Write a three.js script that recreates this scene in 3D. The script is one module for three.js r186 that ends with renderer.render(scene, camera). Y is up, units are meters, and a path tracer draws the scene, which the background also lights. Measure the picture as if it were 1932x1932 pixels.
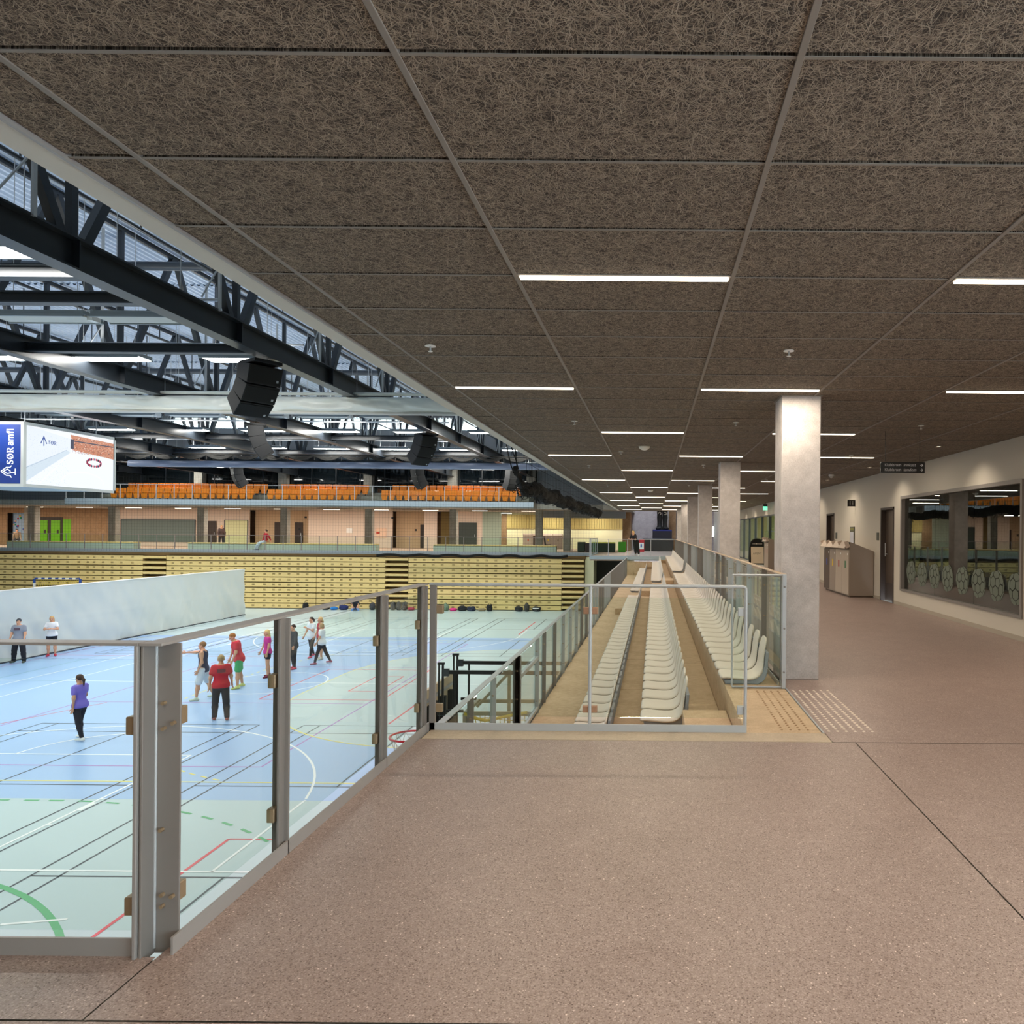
import * as THREE from 'three';
import { RoundedBoxGeometry } from 'three/addons/geometries/RoundedBoxGeometry.js';
import { mergeGeometries } from 'three/addons/utils/BufferGeometryUtils.js';
import { RectAreaLightUniformsLib } from 'three/addons/lights/RectAreaLightUniformsLib.js';
import { ImprovedNoise } from 'three/addons/math/ImprovedNoise.js';

// ---------- camera, sky, exposure ----------
// World: x to the right, y up, -z into the hall. "d" below is the depth in metres from the photographer (z = -d).
const scene = new THREE.Scene();
const camera = new THREE.PerspectiveCamera(2 * Math.atan(966 / 1330) * 180 / Math.PI, 1, 0.05, 250);
camera.position.set(0, 1.49, 0);
camera.rotation.z = 0.5 * Math.PI / 180;
camera.setViewOffset(1932, 1932, -269, -39, 1932, 1932);
const renderer = new THREE.WebGLRenderer({ antialias: true });
renderer.toneMapping = THREE.LinearToneMapping;
renderer.toneMappingExposure = 1.0;
renderer.shadowMap.enabled = true;
scene.background = new THREE.Color(0.78, 0.88, 1.0).multiplyScalar(13.0);
RectAreaLightUniformsLib.init();
const HALL_LIGHT = 50, HALL_TINT = new THREE.Color(1.0, 0.985, 0.93);
const WARM_LIGHT = 140, WARM_TINT = new THREE.Color(1.0, 0.86, 0.68);

// ---------- helpers ----------
let seed = 7;
const rnd = () => { seed = (seed + 0x6d2b79f5) | 0; let t = Math.imul(seed ^ (seed >>> 15), 1 | seed); t = (t + Math.imul(t ^ (t >>> 7), 61 | t)) ^ t; return ((t ^ (t >>> 14)) >>> 0) / 4294967296; };
const rr = (a, b) => a + (b - a) * rnd();
const V = (x, y, d) => new THREE.Vector3(x, y, -d);
const noise = new ImprovedNoise();
const taken = new Map();
function numbered(n) { const k = taken.get(n) ?? 0; taken.set(n, k + 1); return k ? n + '_' + String(k).padStart(3, '0') : n; }
function mesh(name, geo, mat, parent) {
  const m = new THREE.Mesh(Array.isArray(geo) ? join(geo) : geo, mat);
  m.name = parent ? name : numbered(name);
  (parent ?? scene).add(m);
  return m;
}
function tag(o, label, category, group) { o.userData.label = label; o.userData.category = category; if (group) o.userData.group = group; return o; }
function thing(name, label, category, pos = [0, 0, 0], turn = 0, group) {
  const o = new THREE.Group(); o.name = numbered(name); scene.add(o);
  o.position.set(pos[0], pos[1], -pos[2]); o.rotation.y = turn;
  return tag(o, label, category, group);
}
function struct(name, geo, mat) { const m = mesh(name, geo, mat); m.userData.kind = 'structure'; return m; }
function structGroup(name) { const o = new THREE.Group(); o.name = numbered(name); o.userData.kind = 'structure'; scene.add(o); return o; }
function clean(g) {
  g = g.index ? g.toNonIndexed() : g;
  for (const k of Object.keys(g.attributes)) if (!['position', 'normal', 'uv'].includes(k)) g.deleteAttribute(k);
  if (!g.attributes.uv) g.setAttribute('uv', new THREE.BufferAttribute(new Float32Array(g.attributes.position.count * 2), 2));
  return g;
}
function join(list) { return list.length === 1 ? list[0] : mergeGeometries(list.map(clean)); }
function metreUV(g) {          // texture coordinates in metres, by the way a face points
  const p = g.attributes.position, n = g.attributes.normal, uv = g.attributes.uv;
  for (let i = 0; i < p.count; i++) {
    const ax = Math.abs(n.getX(i)), ay = Math.abs(n.getY(i)), az = Math.abs(n.getZ(i));
    if (ay >= ax && ay >= az) uv.setXY(i, p.getX(i), p.getZ(i)); else if (ax >= az) uv.setXY(i, p.getZ(i), p.getY(i)); else uv.setXY(i, p.getX(i), p.getY(i));
  }
  return g;
}
function box(x0, x1, y0, y1, d0, d1) {
  return metreUV(new THREE.BoxGeometry(x1 - x0, y1 - y0, d1 - d0).translate((x0 + x1) / 2, (y0 + y1) / 2, -(d0 + d1) / 2));
}
function rbox(x0, x1, y0, y1, d0, d1, r = 0.006) {
  return metreUV(new RoundedBoxGeometry(x1 - x0, y1 - y0, d1 - d0, 1, r).translate((x0 + x1) / 2, (y0 + y1) / 2, -(d0 + d1) / 2));
}
function bar(a, b, w, h = w, up = new THREE.Vector3(0, 1, 0)) {   // a box from point a to point b
  const dir = b.clone().sub(a), L = dir.length(), m = new THREE.Matrix4();
  if (Math.abs(dir.clone().normalize().dot(up)) > 0.99) up = new THREE.Vector3(1, 0, 0);
  m.lookAt(a, b, up); m.setPosition(a.clone().add(b).multiplyScalar(0.5));
  return new THREE.BoxGeometry(w, h, L).applyMatrix4(m);
}
function rod(a, b, r, n = 8) {
  const dir = b.clone().sub(a), L = dir.length();
  const q = new THREE.Quaternion().setFromUnitVectors(new THREE.Vector3(0, 1, 0), dir.normalize());
  return new THREE.CylinderGeometry(r, r, L, n).applyQuaternion(q).translate((a.x + b.x) / 2, (a.y + b.y) / 2, (a.z + b.z) / 2);
}
function tube(pts, r, seg = 24, n = 6, closed = false) { return new THREE.TubeGeometry(new THREE.CatmullRomCurve3(pts, closed), seg, r, n, closed); }
function ibeam(x, y0, y1, d0, d1, w, t = 0.02) {       // an I section running in depth
  return [box(x - w / 2, x + w / 2, y0, y0 + t, d0, d1), box(x - w / 2, x + w / 2, y1 - t, y1, d0, d1), box(x - t / 2, x + t / 2, y0 + t, y1 - t, d0, d1)];
}
const ORD = ['first', 'second', 'third', 'fourth', 'fifth', 'sixth', 'seventh', 'eighth', 'ninth', 'tenth', 'eleventh', 'twelfth', 'thirteenth', 'fourteenth', 'fifteenth', 'sixteenth', 'seventeenth', 'eighteenth', 'nineteenth'];
const TENS = { 20: ['twentieth', 'twenty'], 30: ['thirtieth', 'thirty'], 40: ['fortieth', 'forty'] };
function ordinal(n) { if (n < 20) return ORD[n - 1]; const t = Math.floor(n / 10) * 10; return n === t ? TENS[t][0] : TENS[t][1] + '-' + ORD[n - t - 1]; }

// ---------- textures ----------
function canvas(w, h, draw) { const c = document.createElement('canvas'); c.width = w; c.height = h; draw(c.getContext('2d'), w, h); return c; }
function canvasTex(c, srgb = true) { const t = new THREE.CanvasTexture(c); if (srgb) t.colorSpace = THREE.SRGBColorSpace; t.wrapS = t.wrapT = THREE.RepeatWrapping; return t; }
function dataTex(n, f, size) {      // f(x, y) gives sRGB 0..255; the pattern tiles over `size` metres
  const a = new Uint8Array(n * n * 4);
  for (let y = 0; y < n; y++) for (let x = 0; x < n; x++) { const c = f(x, y); a.set([c[0], c[1], c[2], 255], (y * n + x) * 4); }
  const t = new THREE.DataTexture(a, n, n); t.colorSpace = THREE.SRGBColorSpace; t.wrapS = t.wrapT = THREE.RepeatWrapping; t.magFilter = THREE.LinearFilter; t.minFilter = THREE.LinearMipmapLinearFilter; t.generateMipmaps = true; t.needsUpdate = true;
  if (size) t.repeat.set(1 / size, 1 / size);
  return t;
}
const clamp = (x) => Math.max(0, Math.min(255, x));
function tileNoise(x, y, n, k, z) { // noise that repeats after n pixels, k cells across
  const u = x / n, v = y / n, a = noise.noise(u * k, v * k, z), b = noise.noise((u - 1) * k, v * k, z), c = noise.noise(u * k, (v - 1) * k, z), e = noise.noise((u - 1) * k, (v - 1) * k, z);
  return (a * (1 - u) + b * u) * (1 - v) + (c * (1 - u) + e * u) * v;
}
const floorTex = (() => {           // ground concrete: fine light and dark aggregate in a pink-brown paste
  const n = 1024, a = new Int16Array(n * n);
  const spot = (amp, r) => { const cx = Math.floor(rnd() * n), cy = Math.floor(rnd() * n), R = Math.ceil(r); for (let y = -R; y <= R; y++) for (let x = -R; x <= R; x++) if (x * x + y * y <= r * r) a[((cy + y + n) % n) * n + (cx + x + n) % n] = amp; };
  for (let i = 0; i < 52000; i++) spot(rr(-34, -8), rr(0.8, 1.9)); for (let i = 0; i < 46000; i++) spot(rr(6, 30), rr(0.8, 1.9)); for (let i = 0; i < 5000; i++) spot(rr(-62, -40), rr(0.8, 1.8)); for (let i = 0; i < 900; i++) spot(rr(45, 85), rr(0.9, 2.1));
  return dataTex(n, (x, y) => { const k = a[y * n + x] + tileNoise(x, y, n, 7, 1.5) * 8 + tileNoise(x, y, n, 30, 4.5) * 6 + (rnd() - 0.5) * 16; return [clamp(154 + k), clamp(134 + k), clamp(126 + k)]; }, 1.7);
})();
const concreteTex = (base, z, pores = 0.0006) => dataTex(512, (x, y) => {
  let k = tileNoise(x, y, 512, 4, z) * 16 + tileNoise(x, y, 512, 17, z + 3) * 14 + tileNoise(x, y, 512, 90, z + 5) * 14 + (rnd() - 0.5) * 16;
  if (rnd() < pores) k -= 70;
  return base.map((v) => clamp(v + k));
}, 1.3);
const woodTex = (base, z, amp = 1) => dataTex(512, (x, y) => {
  const g = tileNoise(x * 1, y, 512, 5, z), k = amp * (Math.sin((y / 512 * 26 + g * 5) * 6.283) * 5 + tileNoise(x, y * 4 % 512, 512, 14, z + 1) * 13 + (rnd() - 0.5) * 8);
  return [clamp(base[0] + k), clamp(base[1] + k), clamp(base[2] + k * 0.8)];
}, 1.0);
function woolCanvas(s) {
  seed = s;
  return canvas(1536, 768, (g, w, h) => {
    g.fillStyle = 'rgb(66,55,46)'; g.fillRect(0, 0, w, h);
    const shades = [[104, 90, 76], [122, 107, 91], [138, 122, 104], [156, 139, 119], [180, 162, 140]];
    for (let i = 0; i < 13000; i++) {
      const x = rnd() * w, y = rnd() * h, L = rr(18, 75), a = (rnd() - 0.5) * 3.14, bend = (rnd() - 0.5) * 0.9, k = Math.min(4, Math.floor(i / 13000 * 4 + rnd() * 1.6));
      const c = shades[k], j = rr(-9, 9);
      g.strokeStyle = `rgb(${c[0] + j | 0},${c[1] + j | 0},${c[2] + j | 0})`; g.lineWidth = rr(1.3, 2.8); g.lineCap = 'round';
      for (const ox of x > w - 80 ? [0, -w] : x < 80 ? [0, w] : [0]) for (const oy of y > h - 80 ? [0, -h] : y < 80 ? [0, h] : [0]) {
        const X = x + ox, Y = y + oy; g.beginPath(); g.moveTo(X, Y);
        g.quadraticCurveTo(X + Math.cos(a) * L / 2 - Math.sin(a) * L * bend * 0.3, Y + Math.sin(a) * L / 2 + Math.cos(a) * L * bend * 0.3, X + Math.cos(a) * L, Y + Math.sin(a) * L); g.stroke();
      }
    }
  });
}
const wools = [woolCanvas(11), woolCanvas(23)];

// ---------- materials ----------
const std = (color, roughness = 0.8, extra = {}) => new THREE.MeshStandardMaterial({ color, roughness, ...extra });
const lin = (r, g, b) => new THREE.Color().setRGB(r, g, b);
const M = {
  floor: new THREE.MeshStandardMaterial({ map: floorTex, roughness: 0.42 }),
  kerb: std('#cfbeaa', 0.6, { map: concreteTex([225, 222, 216], 2.2) }),
  column: std('#ffffff', 0.85, { map: concreteTex([190, 183, 180], 6.1, 0.0012) }),
  stand: std('#ffffff', 0.8, { map: concreteTex([194, 169, 138], 8.4) }),
  slabConcrete: std('#ffffff', 0.85, { map: concreteTex([150, 148, 138], 9.4) }),
  warmConcrete: std('#ffffff', 0.85, { map: concreteTex([150, 120, 88], 3.4) }),
  statueWall: std('#ffffff', 0.85, { map: concreteTex([172, 164, 166], 5.4) }),
  wall: std('#c9c1b4', 0.9),
  tbar: std('#857d75', 0.6),
  plenum: std('#2a2622', 0.95),
  fascia: std('#d2d0c8', 0.7),
  galv: std('#a09b97', 0.45, { metalness: 0.25 }),
  galvPale: std('#b4b8bb', 0.4, { metalness: 0.25 }),
  galvPost: std('#86807c', 0.5, { metalness: 0.2 }),
  brass: std('#a08a6e', 0.35, { metalness: 0.4 }),
  glass: new THREE.MeshPhysicalMaterial({ color: lin(0.93, 0.97, 0.95), roughness: 0.0, transmission: 1, thickness: 0, ior: 1.22 }),
  darkPane: new THREE.MeshPhysicalMaterial({ color: lin(0.55, 0.58, 0.55), roughness: 0.0, transmission: 1, thickness: 0, ior: 1.7 }),
  seat: std('#d3cabf', 0.5), seatTray: std('#9399a3', 0.55),
  orange: std('#ff9014', 0.5), orangeDark: std('#3a3a3c', 0.6),
  steelDark: std('#252a30', 0.3), steelMid: std('#3b4148', 0.4),
  deck: std('#bccbde', 0.35),
  hallFloor: std('#b6c9cc', 0.35), hallBlue: std('#98b7df', 0.35),
  lineWhite: std('#f4f5f5', 0.4), lineBlack: std('#1a2630', 0.4), lineRed: std('#dd3342', 0.4), linePurple: std('#a973bd', 0.4), lineYellow: std('#ebdf72', 0.4), lineGreen: std('#46a867', 0.4), lineTeal: std('#78a6ad', 0.4),
  pine: std('#ffffff', 0.6, { map: woodTex([226, 199, 132], 1.1) }), pineGrey: std('#8b7a55', 0.9),
  curtain: std('#f1f3ea', 0.28), curtainBlue: std('#7f879c', 0.4), vinyl: std('#ccd4d2', 0.42),
  net: std('#0d0c09', 0.95), black: std('#121214', 0.6), blackGloss: std('#0c0c0e', 0.25), screenFrame: std('#b9bdb8', 0.5),
  gallery: std('#dccbbb', 0.9), galleryTan: std('#cbb190', 0.9), galleryYellow: std('#e4e0b8', 0.9), doorDark: std('#3a2f29', 0.6), greenDoor: std('#69b000', 0.5),
  greySteel: std('#a5b4bd', 0.45, { metalness: 0.3 }), white: std('#eeeeea', 0.5), bin: std('#9a8c80', 0.5, { metalness: 0.3 }), binDark: std('#57493e', 0.5, { metalness: 0.3 }), binLight: std('#b7a99a', 0.5, { metalness: 0.3 }), binFlap: std('#c9b7a6', 0.5),
  frost: std('#666e63', 0.9), skin: std('#d9a07c', 0.6), housing: std('#8f979a', 0.45, { metalness: 0.3 }),
};
for (const k of [0, 1]) {
  const t = canvasTex(wools[k]), b = canvasTex(wools[k], false);
  M['wool' + k] = new THREE.MeshStandardMaterial({ map: t, bumpMap: b, bumpScale: 0.004, roughness: 0.95, color: lin(0.84, 0.86, 0.89) });
}
const glow = (tint, k) => new THREE.MeshStandardMaterial({ color: '#ffffff', emissive: tint, emissiveIntensity: k, roughness: 0.5 });
M.lampWarm = glow(lin(1, 0.86, 0.66), 5); M.lampHall = glow(lin(1, 0.98, 0.92), 6); M.exitGreen = glow(lin(0.05, 0.8, 0.45), 1.2);
function areaLight(parent, x, y, d, w, h, tint, power, down = true) {
  const L = new THREE.RectAreaLight(tint, power, w, h);
  L.name = 'light'; L.position.set(x, y, -d); L.rotation.x = down ? -Math.PI / 2 : Math.PI / 2; parent.add(L); return L;
}
function signTex(w, h, draw) { const t = canvasTex(canvas(w, h, draw)); t.wrapS = t.wrapT = THREE.ClampToEdgeWrapping; return t; }

// ---------- the setting: floors ----------
const HALL_Y = -4.01;
function slabTop(x0, x1, d0, d1) {
  const g = new THREE.PlaneGeometry(x1 - x0, d1 - d0);
  g.rotateX(-Math.PI / 2).translate((x0 + x1) / 2, 0, -(d0 + d1) / 2);
  return metreUV(g);
}
const floor = structGroup('floor');
for (const [x0, x1, d0, d1] of [[-20, 1.447, -6.2, 2.126, 0.3], [-20, -1.721, 2.134, 2.452, 0.15], [-1.715, 1.446, 2.134, 5.042, 0.15], [1.454, 5.2, -6.2, 5.042, 0.2], [1.29, 5.2, 5.052, 44, 0.4], [-1.66, 5.2, 44, 62, 0.6]]) {
  mesh('floor_slab', slabTop(x0, x1, d0, d1), M.floor, floor);
  mesh('slab_body', box(x0, x1, -0.28, -0.012, d0, d1), M.slabConcrete, floor);
}
mesh('kerb_strip', rbox(-1.66, 1.286, -0.28, 0.002, 5.052, 5.27, 0.004), M.kerb, floor);
mesh('edge_profile', box(1.272, 1.286, -0.05, 0.004, 5.275, 6.8), M.galvPale, floor);
{ // raised warning studs beside the stand
  const studs = [];
  for (let i = 0; i < 6; i++) for (let j = 0; j < 24; j++) studs.push(new THREE.CylinderGeometry(0.009, 0.013, 0.005, 8).translate(1.33 + i * 0.066, 0.0025, -(5.33 + j * 0.06)));
  const s = mesh('warning_studs', studs, std('#dccfc0', 0.6), floor); s.userData.kind = 'stuff';
}

// ---------- the setting: wood-wool ceiling ----------
const ceiling = structGroup('ceiling');
const CX = [-2.248, -1.98, -0.78, 0.42, 1.62, 2.82, 4.02, 5.2], D0 = 2.09, ROW = 0.6, CY = 2.9;
{
  mesh('ceiling_slab', [box(-2.39, 5.36, 2.96, 3.5, -6.4, 46), box(-58.5, -2.39, 2.96, 3.5, -6.4, 1.9)], M.plenum, ceiling);
  const cache = new Map();
  const panelGeo = (w, v) => {
    const key = w.toFixed(3) + v;
    if (!cache.has(key)) {
      const g = new RoundedBoxGeometry(w - 0.012, 0.03, ROW - 0.026, 1, 0.003), p = g.attributes.position, uv = g.attributes.uv, flip = v & 1 ? -1 : 1, off = (v >> 1) * 0.37;
      for (let i = 0; i < p.count; i++) uv.setXY(i, (p.getX(i) * flip) / 1.2 + off, (p.getZ(i) * (v & 2 ? -1 : 1)) / 0.6 + off * 0.7);
      cache.set(key, g);
    }
    return cache.get(key);
  };
  const far = [[], []];
  for (let k = -13; k * ROW + D0 < 45.9; k++) for (let c = 0; c < CX.length - 1; c++) {
    const w = CX[c + 1] - CX[c], d = D0 + (k + 0.5) * ROW - 0.006, x = (CX[c] + CX[c + 1]) / 2, v = Math.floor(rnd() * 8), tex = Math.floor(rnd() * 2);
    const dy = rr(-0.0015, 0.0015);
    if (d > 1 && d < 14) {
      const m = mesh('ceiling_panel', panelGeo(w, v), M['wool' + tex], ceiling); m.position.set(x, CY + 0.019 + dy, -d);
    } else far[tex].push(panelGeo(w, v).clone().translate(x, CY + 0.019 + dy, -d));
  }
  for (const t of [0, 1]) { const m = mesh('distant_ceiling_panels', far[t], M['wool' + t], ceiling); m.userData.kind = 'stuff'; }
  for (let c = 1; c < CX.length - 1; c++) mesh('ceiling_bar', rbox(CX[c] - 0.0115, CX[c] + 0.0115, CY - 0.002, CY + 0.03, -6, 46, 0.002), M.tbar, ceiling);
  const cross = [];
  for (let k = -13; k * ROW + D0 < 46; k++) {
    const d = D0 + k * ROW, g = box(-2.248, 5.2, CY + 0.001, CY + 0.004, d - 0.006, d + 0.007);
    if (d > 0 && d < 10) mesh('cross_bar', g, M.tbar, ceiling); else cross.push(g);
  }
  const cb = mesh('distant_cross_bars', cross, M.tbar, ceiling); cb.userData.kind = 'stuff';
  mesh('edge_trim', box(-2.262, -2.247, CY - 0.012, CY + 0.03, 1.9, 46), M.galv, ceiling);
}
struct('trim_1', rbox(-2.40, -2.262, CY - 0.006, 3.5, 1.9, 46.02, 0.004), M.fascia);

// ceiling lamps: thin warm strips set into the joints
const LAMPS = [];
for (let j = -2; j <= 13; j++) for (const x of ((j & 1) ? [-1.38, 1.02, 3.42] : [-0.18, 2.22])) LAMPS.push([x, D0 + 3 * ROW + 3 * j, j]);
const ROWN = ['nearest', 'second', 'third', 'fourth', 'fifth', 'sixth', 'seventh', 'eighth', 'ninth', 'tenth', 'eleventh', 'twelfth', 'thirteenth', 'fourteenth'];
for (const [x, d, j] of LAMPS) {
  const side = (j & 1) ? (x < 0 ? 'left' : x < 2 ? 'middle' : 'right') : (x < 1 ? 'left' : 'right');
  const t = thing('strip_lamp', j < 0 ? `warm ceiling strip lamp overhead, ${side} one of the ${j === -1 ? 'first' : 'second'} row behind the viewer` : `warm ceiling strip lamp, ${side} one of the ${ROWN[j]} lamp row`, 'lamp', [x, CY, d], 0, 'strip lamps in the ceiling joints');
  mesh('lamp_housing', box(-0.585, 0.585, -0.004, 0.03, -0.034, 0.034), M.tbar, t);
  mesh('diffuser', rbox(-0.575, 0.575, -0.016, -0.003, -0.022, 0.022, 0.004), M.lampWarm, t);
  areaLight(t, 0, -0.018, 0, 1.15, 0.05, WARM_TINT, WARM_LIGHT);
}

// ---------- the setting: right wall with window and doors ----------
const W0 = 5.2, W1 = 5.36;
{
  const w = structGroup('wall_right');
  const parts = [box(W0, W1, 0, 2.96, 1.2, 9.98), box(W0, W1, 0, 0.15, -6.2, 1.2), box(W0, W1, 2.7, 2.96, -6.2, 1.2), box(W0, W1, 0, 0.34, 9.98, 14.8), box(W0, W1, 2.28, 2.96, 9.98, 14.8), box(W0, W1, 0, 2.96, 14.8, 15.3), box(W0, W1, 2.1, 2.96, 15.3, 16.2), box(W0, W1, 0, 2.96, 16.2, 20.4),
    box(W0, W1, 2.1, 2.96, 20.4, 21.3), box(W0, W1, 0, 2.96, 21.3, 30.5), box(W0, W1, 2.35, 2.96, 30.5, 44), box(W0, W1, 0, 11, 44, 62)];
  mesh('wall_panel', parts, M.wall, w);
}
struct('baseboard_right', [box(W0 - 0.014, W0, 0, 0.07, -6.2, 15.25), box(W0 - 0.014, W0, 0, 0.07, 16.25, 20.35), box(W0 - 0.014, W0, 0, 0.07, 21.35, 30.5)], std('#a79c8d', 0.6));
{
  const w = structGroup('window_1');
  mesh('window_frame', [box(W0 - 0.03, W1, 2.24, 2.30, 9.93, 14.85), box(W0 - 0.03, W1, 0.32, 0.36, 9.93, 14.85), box(W0 - 0.03, W1, 0.36, 2.24, 14.78, 14.85), box(W0 - 0.03, W1, 0.36, 2.24, 9.93, 9.98)], M.galvPost, w);
  for (const [a, b] of [[9.98, 11.58], [11.585, 13.19], [13.195, 14.78]]) mesh('pane', box(W0 + 0.045, W0 + 0.055, 0.36, 2.24, a, b), M.darkPane, w);
  // frosted footballs stuck on the glass: the faces of a truncated icosahedron, drawn flat
  const f = (1 + Math.sqrt(5)) / 2, ico = [];
  for (const a of [-1, 1]) for (const b of [-f, f]) ico.push([0, a, b], [a, b, 0], [b, 0, a]);
  const iv = ico.map((v) => new THREE.Vector3(...v)), near = (i) => iv.map((v, k) => k).filter((k) => k !== i && Math.abs(iv[i].distanceTo(iv[k]) - 2) < 0.01);
  const faces = [];
  for (let i = 0; i < 12; i++) faces.push([iv[i], near(i).map((k) => iv[i].clone().lerp(iv[k], 1 / 3))]);
  for (let i = 0; i < 12; i++) for (const j of near(i)) for (const k of near(j)) if (i < j && j < k && near(k).includes(i)) {
    const pts = []; for (const [a, b] of [[i, j], [j, k], [k, i]]) pts.push(iv[a].clone().lerp(iv[b], 1 / 3), iv[a].clone().lerp(iv[b], 2 / 3));
    faces.push([iv[i].clone().add(iv[j]).add(iv[k]).normalize(), pts]);
  }
  const turn = new THREE.Euler(0.35, 0.25, 0.1), ball = [];
  for (const [n0, p0] of faces) {
    const n = n0.clone().normalize().applyEuler(turn); if (n.z < 0.12) continue;
    let pts = p0.map((p) => p.clone().normalize().applyEuler(turn)); const c = pts.reduce((s, p) => s.add(p), new THREE.Vector3()).divideScalar(pts.length);
    const q = pts.map((p) => { const e = p.clone().lerp(c, 0.1); return [e.x, e.y]; }), a0 = [c.x, c.y];
    q.sort((u, v) => Math.atan2(u[1] - a0[1], u[0] - a0[0]) - Math.atan2(v[1] - a0[1], v[0] - a0[0]));
    const s = new THREE.Shape(q.map((u) => new THREE.Vector2(u[0] * 0.255, u[1] * 0.255)));
    ball.push(new THREE.ExtrudeGeometry(s, { depth: 0.0008, bevelEnabled: false }));
  }
  const g = join(ball).rotateY(-Math.PI / 2);
  for (let i = 0; i < 8; i++) { const m = mesh('frosted_football', g, M.frost, w); m.position.set(W0 + 0.043, 0.72, -(10.2 + i * 0.6)); }
}
function door(n, d0, d1) {
  const g = structGroup('door_' + n);
  mesh('door_frame', [box(W0 - 0.012, W1, 0, 2.1, d0, d0 + 0.05), box(W0 - 0.012, W1, 0, 2.1, d1 - 0.05, d1), box(W0 - 0.012, W1, 2.05, 2.1, d0, d1)], M.doorDark, g);
  const leaf = mesh('door_leaf', box(W0 + 0.1, W0 + 0.15, 0.01, 2.05, d0 + 0.05, d1 - 0.05), M.binDark, g);
  mesh('kick_plate', box(W0 + 0.094, W0 + 0.1, 0.03, 0.4, d0 + 0.08, d1 - 0.08), M.doorDark, leaf);
  mesh('door_handle', [rod(V(W0 + 0.06, 1.0, d1 - 0.14), V(W0 + 0.06, 1.3, d1 - 0.14), 0.011), rod(V(W0 + 0.06, 1.05, d1 - 0.14), V(W0 + 0.1, 1.05, d1 - 0.14), 0.009), rod(V(W0 + 0.06, 1.05, d1 - 0.14), V(W0 + 0.06, 1.05, d1 - 0.26), 0.011)], M.galvPale, leaf);
}
door(1, 15.3, 16.2); door(2, 20.4, 21.3);
// rooms behind: a dark club room and the glazed hall further on
struct('wall_clubroom', [box(9, 9.1, 0, 2.96, 9, 22), box(W1, 9.1, 0, 2.96, 8.9, 9), box(W1, 9.1, 0, 2.96, 22, 22.1), box(W1, 9.1, 2.9, 2.96, 9, 22), box(W1, 9.1, -0.2, 0, 9, 22)], std('#4a443c', 0.9));
struct('wall_glazed_room', [box(9, 9.1, 0, 2.96, 30, 44.2), box(W1, 9.1, 2.9, 3.0, 30, 44.2), box(W1, 9.1, -0.2, 0, 30, 44.2), box(W1, 9.1, 0, 2.96, 44.1, 44.2), box(W1, 9.1, 0, 2.96, 30, 30.1)], std('#b9b98c', 0.9));
{
  const w = structGroup('window_2');
  mesh('window_frame', [box(W0 + 0.02, W1 - 0.02, 2.29, 2.35, 30.5, 44), box(W0 + 0.02, W1 - 0.02, 0, 0.06, 30.5, 44), ...[30.5, 32.2, 34.5, 36.8, 39.1, 41.4, 43.95].map((d) => box(W0 + 0.02, W1 - 0.02, 0, 2.35, d, d + 0.05))], M.steelMid, w);
  for (const d of [30.5, 32.2, 34.5, 36.8, 39.1, 41.4]) mesh('pane', box(W0 + 0.06, W0 + 0.07, 0.06, 2.29, d + 0.05, d === 30.5 ? 32.2 : d + 2.3), M.glass, w);
  areaLight(w, 7.2, 2.85, 37, 2, 9, lin(0.95, 1, 0.85), 5);
}
// wall washers in the ceiling along the right wall
for (const [i, d] of [7.6, 11.2, 14.8, 18.4, 22.0, 32.8, 36.4, 40.0].entries()) {
  const t = thing('wall_washer', `small recessed ceiling spot by the right wall, ${ordinal(i + 1)} from the viewer`, 'spot lamp', [4.5, CY, d], 0, 'recessed spots along the right wall');
  mesh('ring', new THREE.CylinderGeometry(0.045, 0.05, 0.012, 16, 1, true).translate(0, -0.004, 0), M.tbar, t);
  mesh('lens', new THREE.CylinderGeometry(0.035, 0.035, 0.004, 16).translate(0, -0.002, 0), M.lampWarm, t);
  const s = new THREE.SpotLight(WARM_TINT, 3.2, 0, 1.0, 1, 2); s.name = 'light'; s.position.set(0, -0.02, 0); s.target.position.set(0.5, -1.6, 0); s.castShadow = true; t.add(s, s.target); s.target.name = 'aim';
}

// ---------- the setting: back of the walkway, hall shell ----------
struct('wall_back', box(-20, 5.36, 0, 2.96, -6.4, -6.2), M.wall);
{
  const s = structGroup('window_3'); mesh('window_frame', [box(W0 + 0.02, W1 - 0.02, 0.15, 0.2, -6.2, 1.2), box(W0 + 0.02, W1 - 0.02, 2.65, 2.7, -6.2, 1.2), ...[-6.2, -4.7, -3.2, -1.7, -0.2, 1.15].map((d) => box(W0 + 0.02, W1 - 0.02, 0.15, 2.7, d, d + 0.05))], M.steelMid, s);
  for (const d of [-6.15, -4.65, -3.15, -1.65, -0.15]) mesh('pane', box(W0 + 0.06, W0 + 0.07, 0.2, 2.65, d, d + (d === -0.15 ? 1.3 : 1.45)), M.glass, s);
}
struct('wall_near_left', box(-20.2, -20, 0, 2.96, -6.4, 1.9), M.wall);
struct('wall_hall_left', box(-58.5, -58.3, -4.3, 11, 1.7, 62), M.slabConcrete);
struct('wall_hall_near', [box(-58.5, -1.6, -4.3, -0.28, 1.7, 1.9), box(-58.5, -2.39, 3.5, 11, 1.7, 1.9), box(-58.5, -20.2, -0.28, 3.5, 1.7, 1.9)], M.slabConcrete);
struct('wall_hall_right', [box(-2.39, -2.2, 3.5, 11, 1.9, 46), box(-2.2, 5.36, 3.5, 11, 45.8, 46), box(-1.72, -1.5, -4.3, -1.3, 1.9, 52.6), box(-1.72, -1.5, -1.3, -0.28, 44.2, 52.6)], M.slabConcrete);
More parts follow.
